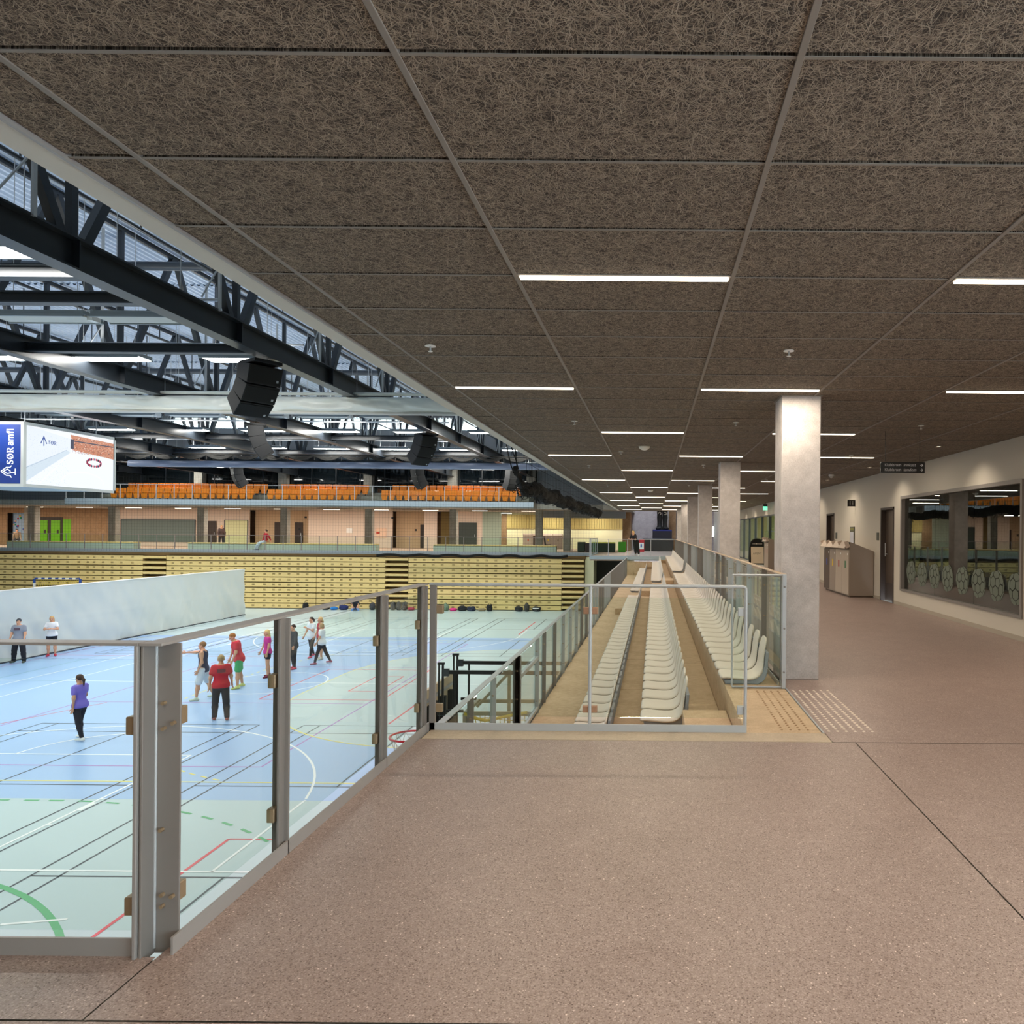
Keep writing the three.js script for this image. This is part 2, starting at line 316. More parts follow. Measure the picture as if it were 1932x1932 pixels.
struct('ceiling_hall', [box(-58.5, -1.9, 10.75, 11, 1.7, 62.2), box(-1.9, 5.4, 10.75, 11, 1.7, 47), box(1.4, 5.4, 10.75, 11, 47, 62.2), box(-1.9, 1.4, 10.75, 11, 59, 62.2)], M.slabConcrete);
struct('floor_hall', box(-58.3, -1.5, HALL_Y - 0.2, HALL_Y, 1.9, 55), M.hallFloor);
struct('wall_far_low', [box(-58.3, -4.8, -4.1, -0.28, 54, 54.2), box(-5.2, -1.5, -4.1, -0.2, 52.4, 52.6)], M.warmConcrete);
struct('ceiling_upper_gallery', box(-58.3, -2.3, 6.6, 6.8, 56.2, 62.2), M.slabConcrete);
struct('wall_far_high', [box(-58.3, -2.3, 3.0, 6.7, 62, 62.2), box(-58.3, -2.3, 6.6, 9.5, 56, 56.25), box(-58.3, -38.5, 9.5, 10.75, 56, 56.25), box(-3.6, -2.3, 9.5, 10.75, 56, 56.25), box(-58.3, -2.3, 10.4, 10.75, 56, 56.25), box(-58.3, -42, 3.5, 6.6, 56, 56.25), box(-9.2, -2.3, 2.6, 6.6, 55.2, 56.25)], std('#8e9498', 0.8));
{
  const w = structGroup('window_4'), mull = [];
  for (let x = -38.5; x < -3.5; x += 2.5) { mull.push(box(x, x + 0.12, 9.5, 10.4, 56.05, 56.15)); mesh('pane', box(x + 0.12, Math.min(x + 2.5, -3.6), 9.5, 10.4, 56.09, 56.1), M.glass, w); }
  mesh('window_frame', mull, M.white, w);
}
// roof deck: trapezoid sheets with their ribs in depth, on cross joints where the next sheet laps
{
  const shape = (d0, d1, y) => {
    const prof = [[0, 0.09], [0.05, 0], [0.13, 0], [0.18, 0.09], [0.24, 0.09]], pos = [], n = Math.floor(55.8 / 0.24);
    for (let i = 0; i < n; i++) for (let k = 0; k < 4; k++) {
      const a = [-58.2 + i * 0.24 + prof[k][0], y + prof[k][1]], b = [-58.2 + i * 0.24 + prof[k + 1][0], y + prof[k + 1][1]];
      pos.push(a[0], a[1], -d0, a[0], a[1], -d1, b[0], b[1], -d1, a[0], a[1], -d0, b[0], b[1], -d1, b[0], b[1], -d0);
    }
    const g = new THREE.BufferGeometry(); g.setAttribute('position', new THREE.Float32BufferAttribute(pos, 3)); g.computeVertexNormals(); return g;
  };
  const deck = structGroup('roof_deck');
  for (let i = 0; i < 9; i++) mesh('deck_sheet', shape(1.9 + i * 6, Math.min(1.9 + i * 6 + 6.15, 56), 10.4 + (i & 1) * 0.06), M.deck, deck);
}

// ---------- the setting: stand steps, far gallery slabs ----------
{
  const s = structGroup('stand_steps');
  for (let i = 0; i < 16; i++) {
    const a = 5.275 + i * 2.42, b = Math.min(a + 2.414, 44);
    for (const [x0, x1, y] of [[0.70, 1.268, 0], [-0.08, 0.696, -0.38], [-0.86, -0.084, -0.76], [-1.68, -0.864, -1.14]]) mesh('step_unit', rbox(x0, x1, -1.35, y, a, b, 0.006), M.stand, s);
  }
  const dim = []; for (let i = 0; i < 4; i++) for (let j = 0; j < 22; j++) dim.push(new THREE.CylinderGeometry(0.008, 0.010, 0.004, 8).translate(0.98 + i * 0.066, 0.002, -(5.36 + j * 0.062)));
  mesh('tread_studs', dim, M.warmConcrete, s).userData.kind = 'stuff';
  for (const [x0, x1, y0, y1, d0, d1] of [[0.28, 0.694, -0.38, -0.19, 5.3, 6.7], [-0.5, -0.088, -0.76, -0.57, 5.3, 6.7], [0.26, 0.694, -0.38, -0.19, 24.95, 26.2], [-0.55, -0.088, -0.76, -0.57, 24.95, 26.2], [-1.25, -0.868, -1.14, -0.95, 22.6, 24.2], [0.26, 0.694, -0.38, -0.19, 43.2, 43.95], [-0.55, -0.088, -0.76, -0.57, 43.2, 43.95], [-1.25, -0.868, -1.14, -0.95, 43.2, 43.95]]) mesh('step_block', rbox(x0, x1, y0, y1, d0, d1, 0.008), M.stand, s);
  mesh('end_wall', [box(-1.72, 1.29, -1.4, -0.29, 44, 44.2), box(-1.72, 1.3, -1.4, -0.29, 5.06, 5.26)], M.stand, s);
}
struct('floor_gallery', [box(-58.3, -1.66, -0.28, 0, 49.95, 62), box(-4, -1.66, -0.28, 0, 44, 49.95)], std('#b79a86', 0.6));
struct('floor_upper_gallery', [box(-41.8, -8.6, 3.12, 3.56, 50, 56), box(-58.3, -1.7, 3.12, 3.5, 51.5, 62)], M.slabConcrete);
struct('trim_2', [box(-41.8, -8.6, 3.2, 3.58, 49.93, 50)], M.greySteel);
struct('trim_3', [box(-58.3, -4.0, -0.2, 0.03, 49.88, 49.95), box(-4.05, -3.98, -0.2, 0.03, 43.95, 49.9), box(-4.05, 1.28, -0.2, 0.03, 43.93, 43.995)], M.greySteel);

// ---------- hall floor: coloured field and court markings (painted lines, real sizes) ----------
{
  const hall = scene.getObjectByName('floor_hall');
  const L = { white: [], black: [], red: [], purple: [], yellow: [], green: [], teal: [] }, LAY = { teal: 3.6, purple: 4, black: 4.6, red: 5.2, green: 5.8, yellow: 6.4, white: 7 };
  const quad = (arr, pts, y) => { let [a, b, c, e] = pts; if ((b[0] - a[0]) * (c[1] - a[1]) - (b[1] - a[1]) * (c[0] - a[0]) < 0) [b, e] = [e, b]; arr.push([a, y], [b, y], [c, y], [a, y], [c, y], [e, y]); };
  const line = (col, x0, d0, x1, d1, w = 0.05) => {
    const dx = x1 - x0, dd = d1 - d0, n = Math.hypot(dx, dd), px = -dd / n * w / 2, pd = dx / n * w / 2;
    quad(L[col], [[x0 + px, d0 + pd], [x1 + px, d1 + pd], [x1 - px, d1 - pd], [x0 - px, d0 - pd]], LAY[col]);
  };
  const arc = (col, cx, cd, r, a0, a1, w = 0.05, dash = 0) => {   // angles in degrees, 0 = +x, 90 = +d
    const n = dash ? Math.floor(Math.abs(a1 - a0) * Math.PI / 180 * r / dash) : Math.max(10, Math.round(Math.abs(a1 - a0) / 4));
    for (let i = 0; i < n; i++) {
      if (dash && i % 2) continue;
      const u = (a0 + (a1 - a0) * i / n) * Math.PI / 180, v = (a0 + (a1 - a0) * (i + 1) / n) * Math.PI / 180, p = (a, q) => [cx + Math.cos(a) * (r + q), cd + Math.sin(a) * (r + q)];
      quad(L[col], [p(u, w / 2), p(v, w / 2), p(v, -w / 2), p(u, -w / 2)], LAY[col]);
    }
  };
  const rect = (col, x0, x1, d0, d1, w) => { line(col, x0, d0, x1, d0, w); line(col, x0, d1, x1, d1, w); line(col, x0, d0, x0, d1, w); line(col, x1, d0, x1, d1, w); };
  const C = 25.3;
  // cross-court basketball (white), three across the hall
  for (const cx of [-13.65, -30.2]) {
    rect('white', cx - 7.5, cx + 7.5, C - 14, C + 14); line('white', cx - 7.5, C, cx + 7.5, C); arc('white', cx, C, 1.8, 0, 360);
    for (const s of [-1, 1]) {
      const e = C + s * 14, f = e - s * 5.8, h = e - s * 1.575;
      line('white', cx - 2.45, e, cx - 2.45, f); line('white', cx + 2.45, e, cx + 2.45, f); line('white', cx - 2.45, f, cx + 2.45, f);
      for (const q of [1.75, 2.6, 3.0, 3.85]) for (const k of [-1, 1]) line('white', cx + k * 2.45, e - s * q, cx + k * 2.55, e - s * q, q === 2.6 ? 0.4 : 0.05);
      const a = s < 0 ? 1 : -1;
      arc('white', cx, f, 1.8, 0, 180 * a); arc('white', cx, h, 6.75, 13 * a, 167 * a);
      for (const k of [-1, 1]) line('white', cx + k * 6.6, e, cx + k * 6.6, h - s * 1.45);
      arc('white', cx, h, 1.25, 0, 180 * a, 0.04);
    }
  }
  // main handball court (yellow), goal line on the right
  line('yellow', -47, C - 10, -6.2, C - 10); line('yellow', -47, C + 10, -6.2, C + 10);
  line('yellow', -11.8, C - 1.5, -11.8, C + 1.5); arc('yellow', -5.8, C + 1.5, 6, 94, 180); arc('yellow', -5.8, C - 1.5, 6, 180, 266);
  arc('yellow', -6.2, C + 1.5, 9, 110, 180, 0.05, 0.2); arc('yellow', -6.2, C - 1.5, 9, 180, 250, 0.05, 0.2);
  for (let q = -1.5; q < 1.4; q += 0.4) line('yellow', -15.2, C + q, -15.2, C + q + 0.2);
  line('yellow', -13.2, C - 0.5, -13.2, C + 0.5);
  // cross-court handball (green)
  for (const cx of [-13.65, -30.2]) {
    line('green', cx - 1.5, 11.2, cx + 1.5, 11.2, 0.09); arc('green', cx + 1.5, 5.2, 6, 0, 90, 0.09); arc('green', cx - 1.5, 5.2, 6, 90, 180, 0.09);
    arc('green', cx + 1.5, 5.2, 9, 30, 90, 0.06, 0.3); arc('green', cx - 1.5, 5.2, 9, 90, 150, 0.06, 0.3); for (let q = -1.4; q < 1.4; q += 0.6) line('green', cx + q, 14.2, cx + q + 0.3, 14.2, 0.06);
  }
  line('teal', -46, C, -3, C, 0.04); line('teal', -23.8, 8, -23.8, 42, 0.04);
  // badminton (black): three courts near, three far
  for (const d0 of [6.4, 30.9]) for (const xr of [-3.7, -11.05, -18.4, -25.75, -33.1]) {
    const x0 = xr - 6.1, x1 = xr, d1 = d0 + 13.4, w = 0.042;
    for (const x of [x0, x0 + 0.46, x1 - 0.46, x1]) line('black', x, d0, x, d1, w);
    for (const d of [d0, d0 + 0.76, d0 + 4.72, d1 - 4.72, d1 - 0.76, d1]) line('black', x0, d, x1, d, w);
    line('black', (x0 + x1) / 2, d0, (x0 + x1) / 2, d0 + 4.72, w); line('black', (x0 + x1) / 2, d1 - 4.72, (x0 + x1) / 2, d1, w);
  }
  line('black', -20.8, 30, -20.8, 48.4, 0.09);
  // volleyball (purple) and floorball (red)
  for (const cx of [-13.55, -30.2]) { rect('purple', cx - 4.5, cx + 4.5, C - 9, C + 9); line('purple', cx - 4.5, C - 3, cx + 4.5, C - 3); line('purple', cx - 4.5, C + 3, cx + 4.5, C + 3); }
  line('red', -7.5, 6, -7.5, 12.5, 0.06); line('red', -7.5, 20, -7.5, 27.2, 0.06); line('red', -7.5, 12.5, -5.6, 12.5); rect('red', -12.75, -8.8, C - 2.5, C + 2.5); rect('red', -10.4, -9.4, C - 1.25, C + 1.25);
  line('red', -46, 18.8, -18.6, 18.8, 0.04); line('red', -18.6, 18.8, -17.2, 22.2, 0.04); line('red', -7.2, 37.6, -7.2, 43, 0.07); line('red', -30, 30.4, -16, 30.4, 0.03);
  line('white', -9.0, 9.75, -8.2, 9.9, 0.05);
  const build = (name, arr, m) => {
    const pos = new Float32Array(arr.length * 3); arr.forEach(([p, y], i) => pos.set([p[0], HALL_Y + y * 0.0005, -p[1]], i * 3));
    const g = new THREE.BufferGeometry(); g.setAttribute('position', new THREE.BufferAttribute(pos, 3)); g.setAttribute('normal', new THREE.BufferAttribute(new Float32Array(arr.length * 3).map((_, i) => i % 3 === 1 ? 1 : 0), 3)); mesh(name, g, m, hall);
  };
  const blue = []; quad(blue, [[-47.2, 14.3], [-6.22, 14.3], [-6.22, 36.3], [-47.2, 36.3]], 1); build('blue_field', blue, M.hallBlue);
  const D = [], edge = []; for (let a = 90; a <= 180; a += 5) edge.push([-5.82 + 6 * Math.cos(a * Math.PI / 180), C + 1.5 + 6 * Math.sin(a * Math.PI / 180)]); for (let a = 180; a <= 270; a += 5) edge.push([-5.82 + 6 * Math.cos(a * Math.PI / 180), C - 1.5 + 6 * Math.sin(a * Math.PI / 180)]);
  for (let i = 0; i + 1 < edge.length; i++) D.push([[-6.22, C], 2], [edge[i], 2], [edge[i + 1], 2]);
  build('goal_area_field', D, M.hallFloor);
  for (const k in L) build(k + '_court_lines', L[k], M['line' + k[0].toUpperCase() + k.slice(1)]);
}

// ---------- roof trusses ----------
const TX = [-9.6, -15.7, -21.8, -27.9, -34.0, -40.1], TN = ['nearest the walkway', 'second from the walkway', 'third from the walkway', 'fourth from the walkway', 'fifth from the walkway', 'furthest left'];
TX.forEach((x, i) => {
  const t = thing('roof_truss', `dark steel roof truss ${TN[i]}`, 'truss', [x, 5.69, 1.95], 0, 'steel trusses under the hall roof');
  mesh('bottom_chord', ibeam(0, 0, 0.54, 0, 54, 0.34, 0.035), M.steelDark, t);
  mesh('top_chord', ibeam(0, 4.5, 4.64, 0, 54, 0.1, 0.02), M.steelDark, t);
  for (let k = 0; k < 12; k++) {
    const d = 0.5 + k * 4.55;
    mesh('post', bar(V(0, 0.54, d), V(0, 4.5, d), 0.12, 0.12), M.steelDark, t);
    mesh('diagonal', bar(V(0, 0.54, d - 0.25), V(0, 4.5, Math.max(0.1, d - 2.2)), 0.14, 0.16), M.steelDark, t);
    mesh('diagonal', bar(V(0, 0.54, d + 0.25), V(0, 4.5, Math.min(53.9, d + 2.2)), 0.14, 0.16), M.steelDark, t);
    if (i < 2) { mesh('hanger_strut', bar(V(0.18, 0.5, d - 0.9), V(0.18, 4.2, d - 0.9), 0.06, 0.05), M.galvPale, t); mesh('strut_brace', bar(V(0.18, 0.6, d - 1.5), V(0.18, 1.5, d - 0.9), 0.025, 0.025), M.galvPale, t); }
    mesh('stiffener', box(-0.15, 0.15, 0.035, 0.505, d - 0.012, d + 0.012), M.steelDark, t);
  }
});
[12.4, 13.8, 17.6, 24.6, 34.2, 40.8, 46].forEach((d, i) => {
  const t = thing('cross_beam', `dark steel cross beam between the trusses, ${ordinal(i + 1)} from the viewer`, 'beam', [0, 5.86, d], 0, 'cross beams between the trusses');
  mesh('bottom_flange', box(-46, -9.8, 0, 0.03, -0.11, 0.11), M.steelMid, t); mesh('web', box(-46, -9.8, 0.03, 0.2, -0.02, 0.02), M.steelDark, t); mesh('top_flange', box(-46, -9.8, 0.2, 0.23, -0.11, 0.11), M.steelDark, t);
});
[[8, 10.2], [21, 10.2], [35, 10.2], [48, 10.2]].forEach(([d, y], i) => {
  const t = thing('roof_pipe', `dark ventilation pipe under the roof deck, ${ordinal(i + 1)} from the viewer`, 'pipe', [0, 9.3, d], 0, 'pipes under the roof');
  mesh('pipe', rod(V(-46, 0, 0), V(-5, 0, 0), 0.13, 12), M.steelMid, t);
  for (let x = -44; x < -5; x += 6.1) mesh('hanger', rod(V(x, 0.1, 0), V(x, 1.1, 0), 0.02, 6), M.galvPale, t);
});
{ // thin threaded drop rods and sprinkler lines under the deck
  for (const [i, x] of [-12.3, -18.6, -23.7].entries()) {
    const t = thing('sprinkler_line', `thin dark pipe line along the roof, ${ordinal(i + 1)} from the walkway`, 'pipe', [x, 8.6, 2], 0, 'pipe lines along the roof');
    mesh('line', rod(V(0, 0, 0), V(0, 0, 53), 0.05, 8), M.steelDark, t);
    for (let d = 2; d < 53; d += 3.2) mesh('drop_rod', rod(V(0, 0, d), V(0, 1.85, d), 0.02, 5), M.steelMid, t);
  }
}

// ---------- hall luminaires ----------
const HX = [-7.75, -11.3, -14.9, -18.4, -22, -25.5, -29, -32.6, -36.2, -39.8];
let hl = 0;
for (const [d, y] of [[5, 6.09], [11.8, 6.09], [19.2, 6.09], [26, 6.09], [33, 6.09], [40, 6.09], [47, 5.95]]) {
  for (const [ix, x] of HX.entries()) {
    if (x === -7.75 && d < 30) continue;
    const t = thing('hall_luminaire', `lit hall luminaire, ${ordinal(ix + 1)} from the right in the ${ordinal([5, 11.8, 19.2, 26, 33, 40, 47].indexOf(d) + 1)} row from the viewer`, 'lamp', [x, y, d], 0, 'lit luminaires under the hall roof');
    mesh('housing', [box(-0.98, 0.98, 0.03, 0.12, -0.28, 0.28), box(-0.98, 0.98, -0.01, 0.03, -0.30, -0.26), box(-0.98, 0.98, -0.01, 0.03, 0.26, 0.30)], M.housing, t);
    mesh('diffuser', box(-0.94, 0.94, 0.005, 0.03, -0.25, 0.25), M.lampHall, t);
    mesh('suspension', [rod(V(-0.7, 0.12, 0), V(-0.7, 10.5 - y, 0), 0.008, 5), rod(V(0.7, 0.12, 0), V(0.7, 10.5 - y, 0), 0.008, 5)], M.galvPale, t);
    areaLight(t, 0, 0.0, 0, 1.85, 0.5, HALL_TINT, HALL_LIGHT);
    mesh('uplight', box(-0.9, 0.9, 0.12, 0.135, -0.16, 0.16), M.lampHall, t); areaLight(t, 0, 0.14, 0, 1.8, 0.3, HALL_TINT, HALL_LIGHT * 0.42, false);
    hl++;
  }
}
for (const [d, xs] of [[15.4, [-11.1, -13.35, -15.9, -18.3]], [28.5, [-10.8, -13.4, -16, -18.6, -21.2, -23.8]]]) for (const [i, x] of xs.entries()) {
  const t = thing('unlit_luminaire', `unlit grey trough luminaire under the trusses, ${ordinal(i + 1)} from the walkway in the ${d < 20 ? 'nearer' : 'further'} row`, 'lamp', [x, 6.02, d], 0, 'unlit luminaires');
  mesh('housing', [box(-1.05, 1.05, 0.06, 0.14, -0.28, 0.28), box(-1.05, 1.05, 0.0, 0.06, -0.30, -0.26), box(-1.05, 1.05, 0.0, 0.06, 0.26, 0.30)], M.housing, t);
  mesh('panel', box(-1.0, 1.0, 0.02, 0.05, -0.25, 0.25), M.fascia, t); mesh('suspension', [rod(V(-0.7, 0.14, 0), V(-0.7, 4.48, 0), 0.008, 5), rod(V(0.7, 0.14, 0), V(0.7, 4.48, 0), 0.008, 5)], M.galvPale, t);
  mesh('end_bracket', [box(1.0, 1.12, -0.03, 0.2, -0.12, 0.12)], M.white, t);
}
for (const [i, d] of [15.4, 19.2, 33, 40].entries()) tag(mesh('light_rail', [rod(V(-40, 6.62, d + 0.4), V(-9.8, 6.62, d + 0.4), 0.035, 8)], M.galvPale), `thin grey conduit rail above the luminaires, ${ordinal(i + 1)} from the viewer`, 'rail', 'conduit rails');

// ---------- raised dividing curtains ----------
function clothBand(x0, x1, y0, y1, d, depth, amp, seedZ, n = 260, rows = 10) {   // a closed bundle of cloth with folds
  const pos = [], idx = [];
  for (let i = 0; i <= n; i++) {
    const x = x0 + (x1 - x0) * i / n;
    for (let j = 0; j < rows * 2; j++) {
      const a = j / (rows * 2) * Math.PI * 2, c = Math.cos(a), s = Math.sin(a);
      const rg = (u, v, w) => Math.max(0, 1 - Math.abs(noise.noise(u, v, w)) * 4), k = 1 + amp * 0.5 * noise.noise(x * 0.7, s * 1.2, seedZ) + amp * 0.34 * rg(x * 0.55 + s * 0.9, s * 0.8, seedZ + 2) + amp * 0.22 * rg(x * 1.1 - s * 1.5, s * 1.1, seedZ + 7) + amp * 0.12 * noise.noise(x * 5, s * 5, seedZ + 4);
      const yy = (y0 + y1) / 2 + s * (y1 - y0) / 2 * Math.pow(Math.abs(s), -0.25 + 1e-9) * 1;
      pos.push(x, Math.abs(s) < 1e-6 ? (y0 + y1) / 2 : yy, -d + Math.sign(c) * Math.pow(Math.abs(c), 0.6) * depth / 2 * k);
    }
  }
  const R = rows * 2;
  for (let i = 0; i < n; i++) for (let j = 0; j < R; j++) { const a = i * R + j, b = i * R + (j + 1) % R, c = a + R, e = b + R; idx.push(a, c, b, b, c, e); }
  const g = new THREE.BufferGeometry(); g.setAttribute('position', new THREE.Float32BufferAttribute(pos, 3)); g.setIndex(idx); g.computeVertexNormals();
  g.setAttribute('uv', new THREE.BufferAttribute(new Float32Array(pos.length / 3 * 2), 2)); return g;
}
{
  const t = thing('raised_curtain', 'white dividing curtain rolled up under the trusses, spanning the hall', 'curtain', [0, 0, 0]);
  mesh('cloth', clothBand(-44, -3.0, 5.20, 5.72, 22.5, 0.5, 0.75, 2.3, 700, 14), M.curtain, t);
  mesh('top_tube', rod(V(-44, 5.80, 22.35), V(-3.0, 5.80, 22.35), 0.055, 10), M.curtain, t);
  mesh('bottom_tube', rod(V(-44, 5.18, 22.3), V(-3.0, 5.18, 22.3), 0.05, 10), M.fascia, t);
  for (let x = -40; x < -5; x += 6.1) mesh('strap', rod(V(x, 5.8, 22.4), V(x, 6.6, 22.4), 0.012, 5), M.galvPale, t);
}
{
  const t = thing('raised_curtain', 'blue-grey dividing curtain with black netting rolled up further back', 'curtain', [0, 0, 0]);
  mesh('cloth', clothBand(-31, -3.0, 5.12, 5.5, 41.6, 0.4, 0.35, 6.3, 320), M.curtainBlue, t);
  const band = [];
  for (let i = 0; i < 70; i++) {   // the net hangs in small scallops over the cloth
    const x0 = -30.6 + i * 0.39; if (i % 4 === 0) for (let q = 0; q < 3; q++) band.push(tube(Array.from({ length: 9 }, (_, k) => V(x0 + k * 0.195, 5.76 - Math.sin(k / 8 * Math.PI) * (0.1 + q * 0.07), 40.7)), 0.05, 16, 5));
    band.push(rod(V(x0, 5.8, 40.72), V(x0, 5.5, 40.72), 0.03, 4));
  }
  band.push(rod(V(-31, 5.8, 40.7), V(-3, 5.8, 40.7), 0.05, 6));
  mesh('net_band', band, M.net, t).userData.kind = 'stuff';
}
// low white dividing curtain standing on the court, in depth
{
  const nx = 300, ny = 30, pos = [], idx = [], off = (d, v) => 0.10 * noise.noise(d * 0.6, v * 1.2, 3.3) + (0.07 * noise.noise(d * 1.5 + v * 2.6, v * 2.2, 8.8) + 0.04 * noise.noise(d * 3.4 - v * 3, v * 4, 2.8)) * (1.1 - v * 0.7) + ((v * 4) % 1 < 0.06 ? 0.012 : 0);
  for (const side of [0, 1]) for (let i = 0; i <= nx; i++) for (let j = 0; j <= ny; j++) { const d = 14 + 31.2 * i / nx, v = j / ny; pos.push(-26.3 + side * 0.05 + off(d, v), HALL_Y + 0.03 + v * 2.88, -d); }
  const at = (s, i, j) => s * (nx + 1) * (ny + 1) + i * (ny + 1) + j;
  for (const s of [0, 1]) for (let i = 0; i < nx; i++) for (let j = 0; j < ny; j++) idx.push(at(s, i, j), at(s, i + 1, j), at(s, i, j + 1), at(s, i + 1, j), at(s, i + 1, j + 1), at(s, i, j + 1));
  for (let j = 0; j < ny; j++) idx.push(at(0, nx, j), at(1, nx, j), at(0, nx, j + 1), at(1, nx, j), at(1, nx, j + 1), at(0, nx, j + 1));
  const g = new THREE.BufferGeometry(); g.setAttribute('position', new THREE.Float32BufferAttribute(pos, 3)); g.setIndex(idx); g.computeVertexNormals();
  const t = thing('court_divider', 'low white vinyl dividing curtain standing across the blue court', 'curtain', [0, 0, 0]);
  mesh('vinyl_sheet', g, M.vinyl, t);
  mesh('top_seam', rod(V(-26.28, HALL_Y + 2.92, 14), V(-26.28, HALL_Y + 2.92, 45.2), 0.03, 8), M.white, t);
  mesh('floor_hem', box(-26.36, -26.18, HALL_Y + 0.004, HALL_Y + 0.05, 14, 45.2), M.steelMid, t);
}
// gathered safety net along the walkway edge
{
  const t = thing('gathered_net', 'bundle of black safety net hung along the walkway edge', 'net', [0, 0, 0]);
  const pts = []; for (let d = 14.6; d <= 37.6; d += 0.5) pts.push(V(-2.92 + 0.05 * noise.noise(d, 1, 1), 2.46 + 0.05 * Math.sin(d * 1.9) + (d < 16 ? (16 - d) * 0.22 : 0), d));
  const g = new THREE.TubeGeometry(new THREE.CatmullRomCurve3(pts), 260, 0.17, 12), p = g.attributes.position, n = g.attributes.normal;
  for (let i = 0; i < p.count; i++) { const k0 = 0.07 * noise.noise(p.getX(i) * 9, p.getY(i) * 9, p.getZ(i) * 7) + 0.05 * noise.noise(p.getZ(i) * 2.2, p.getY(i) * 4, 3); const dd = -p.getZ(i), tp = Math.min(1, Math.max(0, (dd - 14.5) / 2.2)) * Math.min(1, Math.max(0, (37.9 - dd) / 1.2)); const k = k0 - 0.15 * (1 - tp); p.setXYZ(i, p.getX(i) + n.getX(i) * k, p.getY(i) + n.getY(i) * k, p.getZ(i) + n.getZ(i) * k); }
  g.computeVertexNormals(); mesh('bundle', g, M.net, t); for (const e of [0, pts.length - 1]) mesh('bundle_end', new THREE.SphereGeometry(0.06, 10, 8).translate(...pts[e].toArray()), M.net, t); for (let d = 16; d < 40; d += 4) mesh('wall_bracket', bar(V(-2.95, 5.6, d), V(-2.385, 5.6, d), 0.05), M.steelMid, t); mesh('track', box(-2.95, -2.89, 5.57, 5.63, 14, 40), M.steelMid, t);
  const strands = [];
  for (let i = 0; i < 420; i++) { const d = rr(14.8, 37.2), a = rr(0, 6.28), x = -2.92 + Math.cos(a) * 0.16, y = 2.46 + Math.sin(a) * 0.16; strands.push(tube([V(x, y, d), V(x + rr(-0.1, 0.1), y + rr(-0.16, 0.08), d + rr(-0.25, 0.25)), V(-2.92 + rr(-0.18, 0.18), 2.46 + rr(-0.18, 0.12), d + rr(-0.4, 0.4))], 0.008, 4, 3)); }
  mesh('loose_strands', strands, M.net, t).userData.kind = 'stuff';
  const hang = []; for (let d = 16; d < 40; d += 0.2) hang.push(box(-2.923, -2.917, 2.55, 5.6, d, d + 0.006)); for (let y = 2.8; y < 5.6; y += 0.25) hang.push(box(-2.923, -2.917, y, y + 0.006, 16, 40));
  mesh('hanging_mesh', hang, M.net, t).userData.kind = 'stuff';
  mesh('hoist_rope', [tube([V(-2.95, 2.7, 14.7), V(-3.05, 3.2, 14.5), V(-3.1, 5.6, 14.4)], 0.012, 10, 5), tube([V(-2.9, 2.7, 14.9), V(-2.95, 3.3, 14.8), V(-3.05, 5.6, 14.6)], 0.012, 10, 5), tube([V(-2.85, 2.75, 14.8), V(-3.0, 3.6, 14.2), V(-3.1, 5.6, 14.0)], 0.01, 10, 5)], M.net, t);
}
{ // fine safety net in front of the far gallery
  const g = [];
  for (let x = -46.5; x < -4.1; x += 0.19) g.push(box(x - 0.0025, x + 0.0025, -0.1, 5.2, 48.6, 48.605));
  for (let y = -0.1; y < 5.2; y += 0.19) g.push(box(-46.5, -4.1, y - 0.0025, y + 0.0025, 48.6, 48.605));
  const m = mesh('safety_net', g, M.net); tag(m, 'fine black safety net hanging before the far gallery', 'net'); m.userData.kind = 'stuff';
  const b = thing('lowered_net', 'dark net bundle hanging under the far gallery edge', 'net', [0, 0, 0]);
  const pts = []; for (let x = -19.2; x <= -5.5; x += 0.6) pts.push(V(x, -0.22 + 0.05 * Math.sin(x * 3), 48.75));
  mesh('bundle', new THREE.TubeGeometry(new THREE.CatmullRomCurve3(pts), 80, 0.1, 6), M.net, b);
}

// ---------- loudspeaker arrays on the trusses ----------
function speaker(x, d, turn, curl, label, lean = 0.12) {
  const t = thing('loudspeaker_array', label, 'loudspeaker', [x, 5.62, d], turn, 'curved black loudspeakers under the trusses');
  mesh('flying_frame', [box(-0.34, 0.34, -0.08, 0.0, -0.36, 0.36), rod(V(-0.2, 0, 0), V(0, 0.2, 0), 0.015, 5), rod(V(0.2, 0, 0), V(0, 0.2, 0), 0.015, 5)], M.black, t);
  let a = lean, px = 0, py = -0.1;
  for (let k = 0; k < 3; k++) {
    const g = new RoundedBoxGeometry(0.82, 0.46, 0.55, 1, 0.015), q = g.attributes.position;
    for (let i = 0; i < q.count; i++) if (q.getZ(i) < 0) q.setY(i, q.getY(i) * 0.78);   // wedge shape, narrower at the back
    g.computeVertexNormals();
    g.translate(0, -0.2, 0).rotateX(a).translate(0, py, px); mesh('cabinet', g, M.black, t);
    mesh('grille', new THREE.BoxGeometry(0.78, 0.38, 0.02).translate(0, -0.2, 0.28).rotateX(a).translate(0, py, px), std('#1b1b1a', 0.9), t);
    mesh('logo_plate', new THREE.BoxGeometry(0.05, 0.06, 0.01).translate(0.3, -0.3, 0.293).rotateX(a).translate(0, py, px), M.galvPale, t);
    py -= 0.41 * Math.cos(a); px -= 0.41 * Math.sin(a); a += curl;
  }
}
speaker(-9.75, 17.4, 1.0, 0.3, 'large curved black loudspeaker array nearest the walkway', 0.28);
speaker(-9.75, 30, 1.0, 0.28, 'curved black loudspeaker further back beside the rolled curtain', 0.25);
speaker(-15.7, 27.7, -1.1, 0.24, 'black loudspeaker array facing away behind the white rolled curtain');
speaker(-15.7, 46.5, -0.8, 0.24, 'small loudspeaker array hanging before the dark far windows');
speaker(-9.6, 47.5, 0.9, 0.2, 'pale-lit loudspeaker array near the corner of the orange seats');
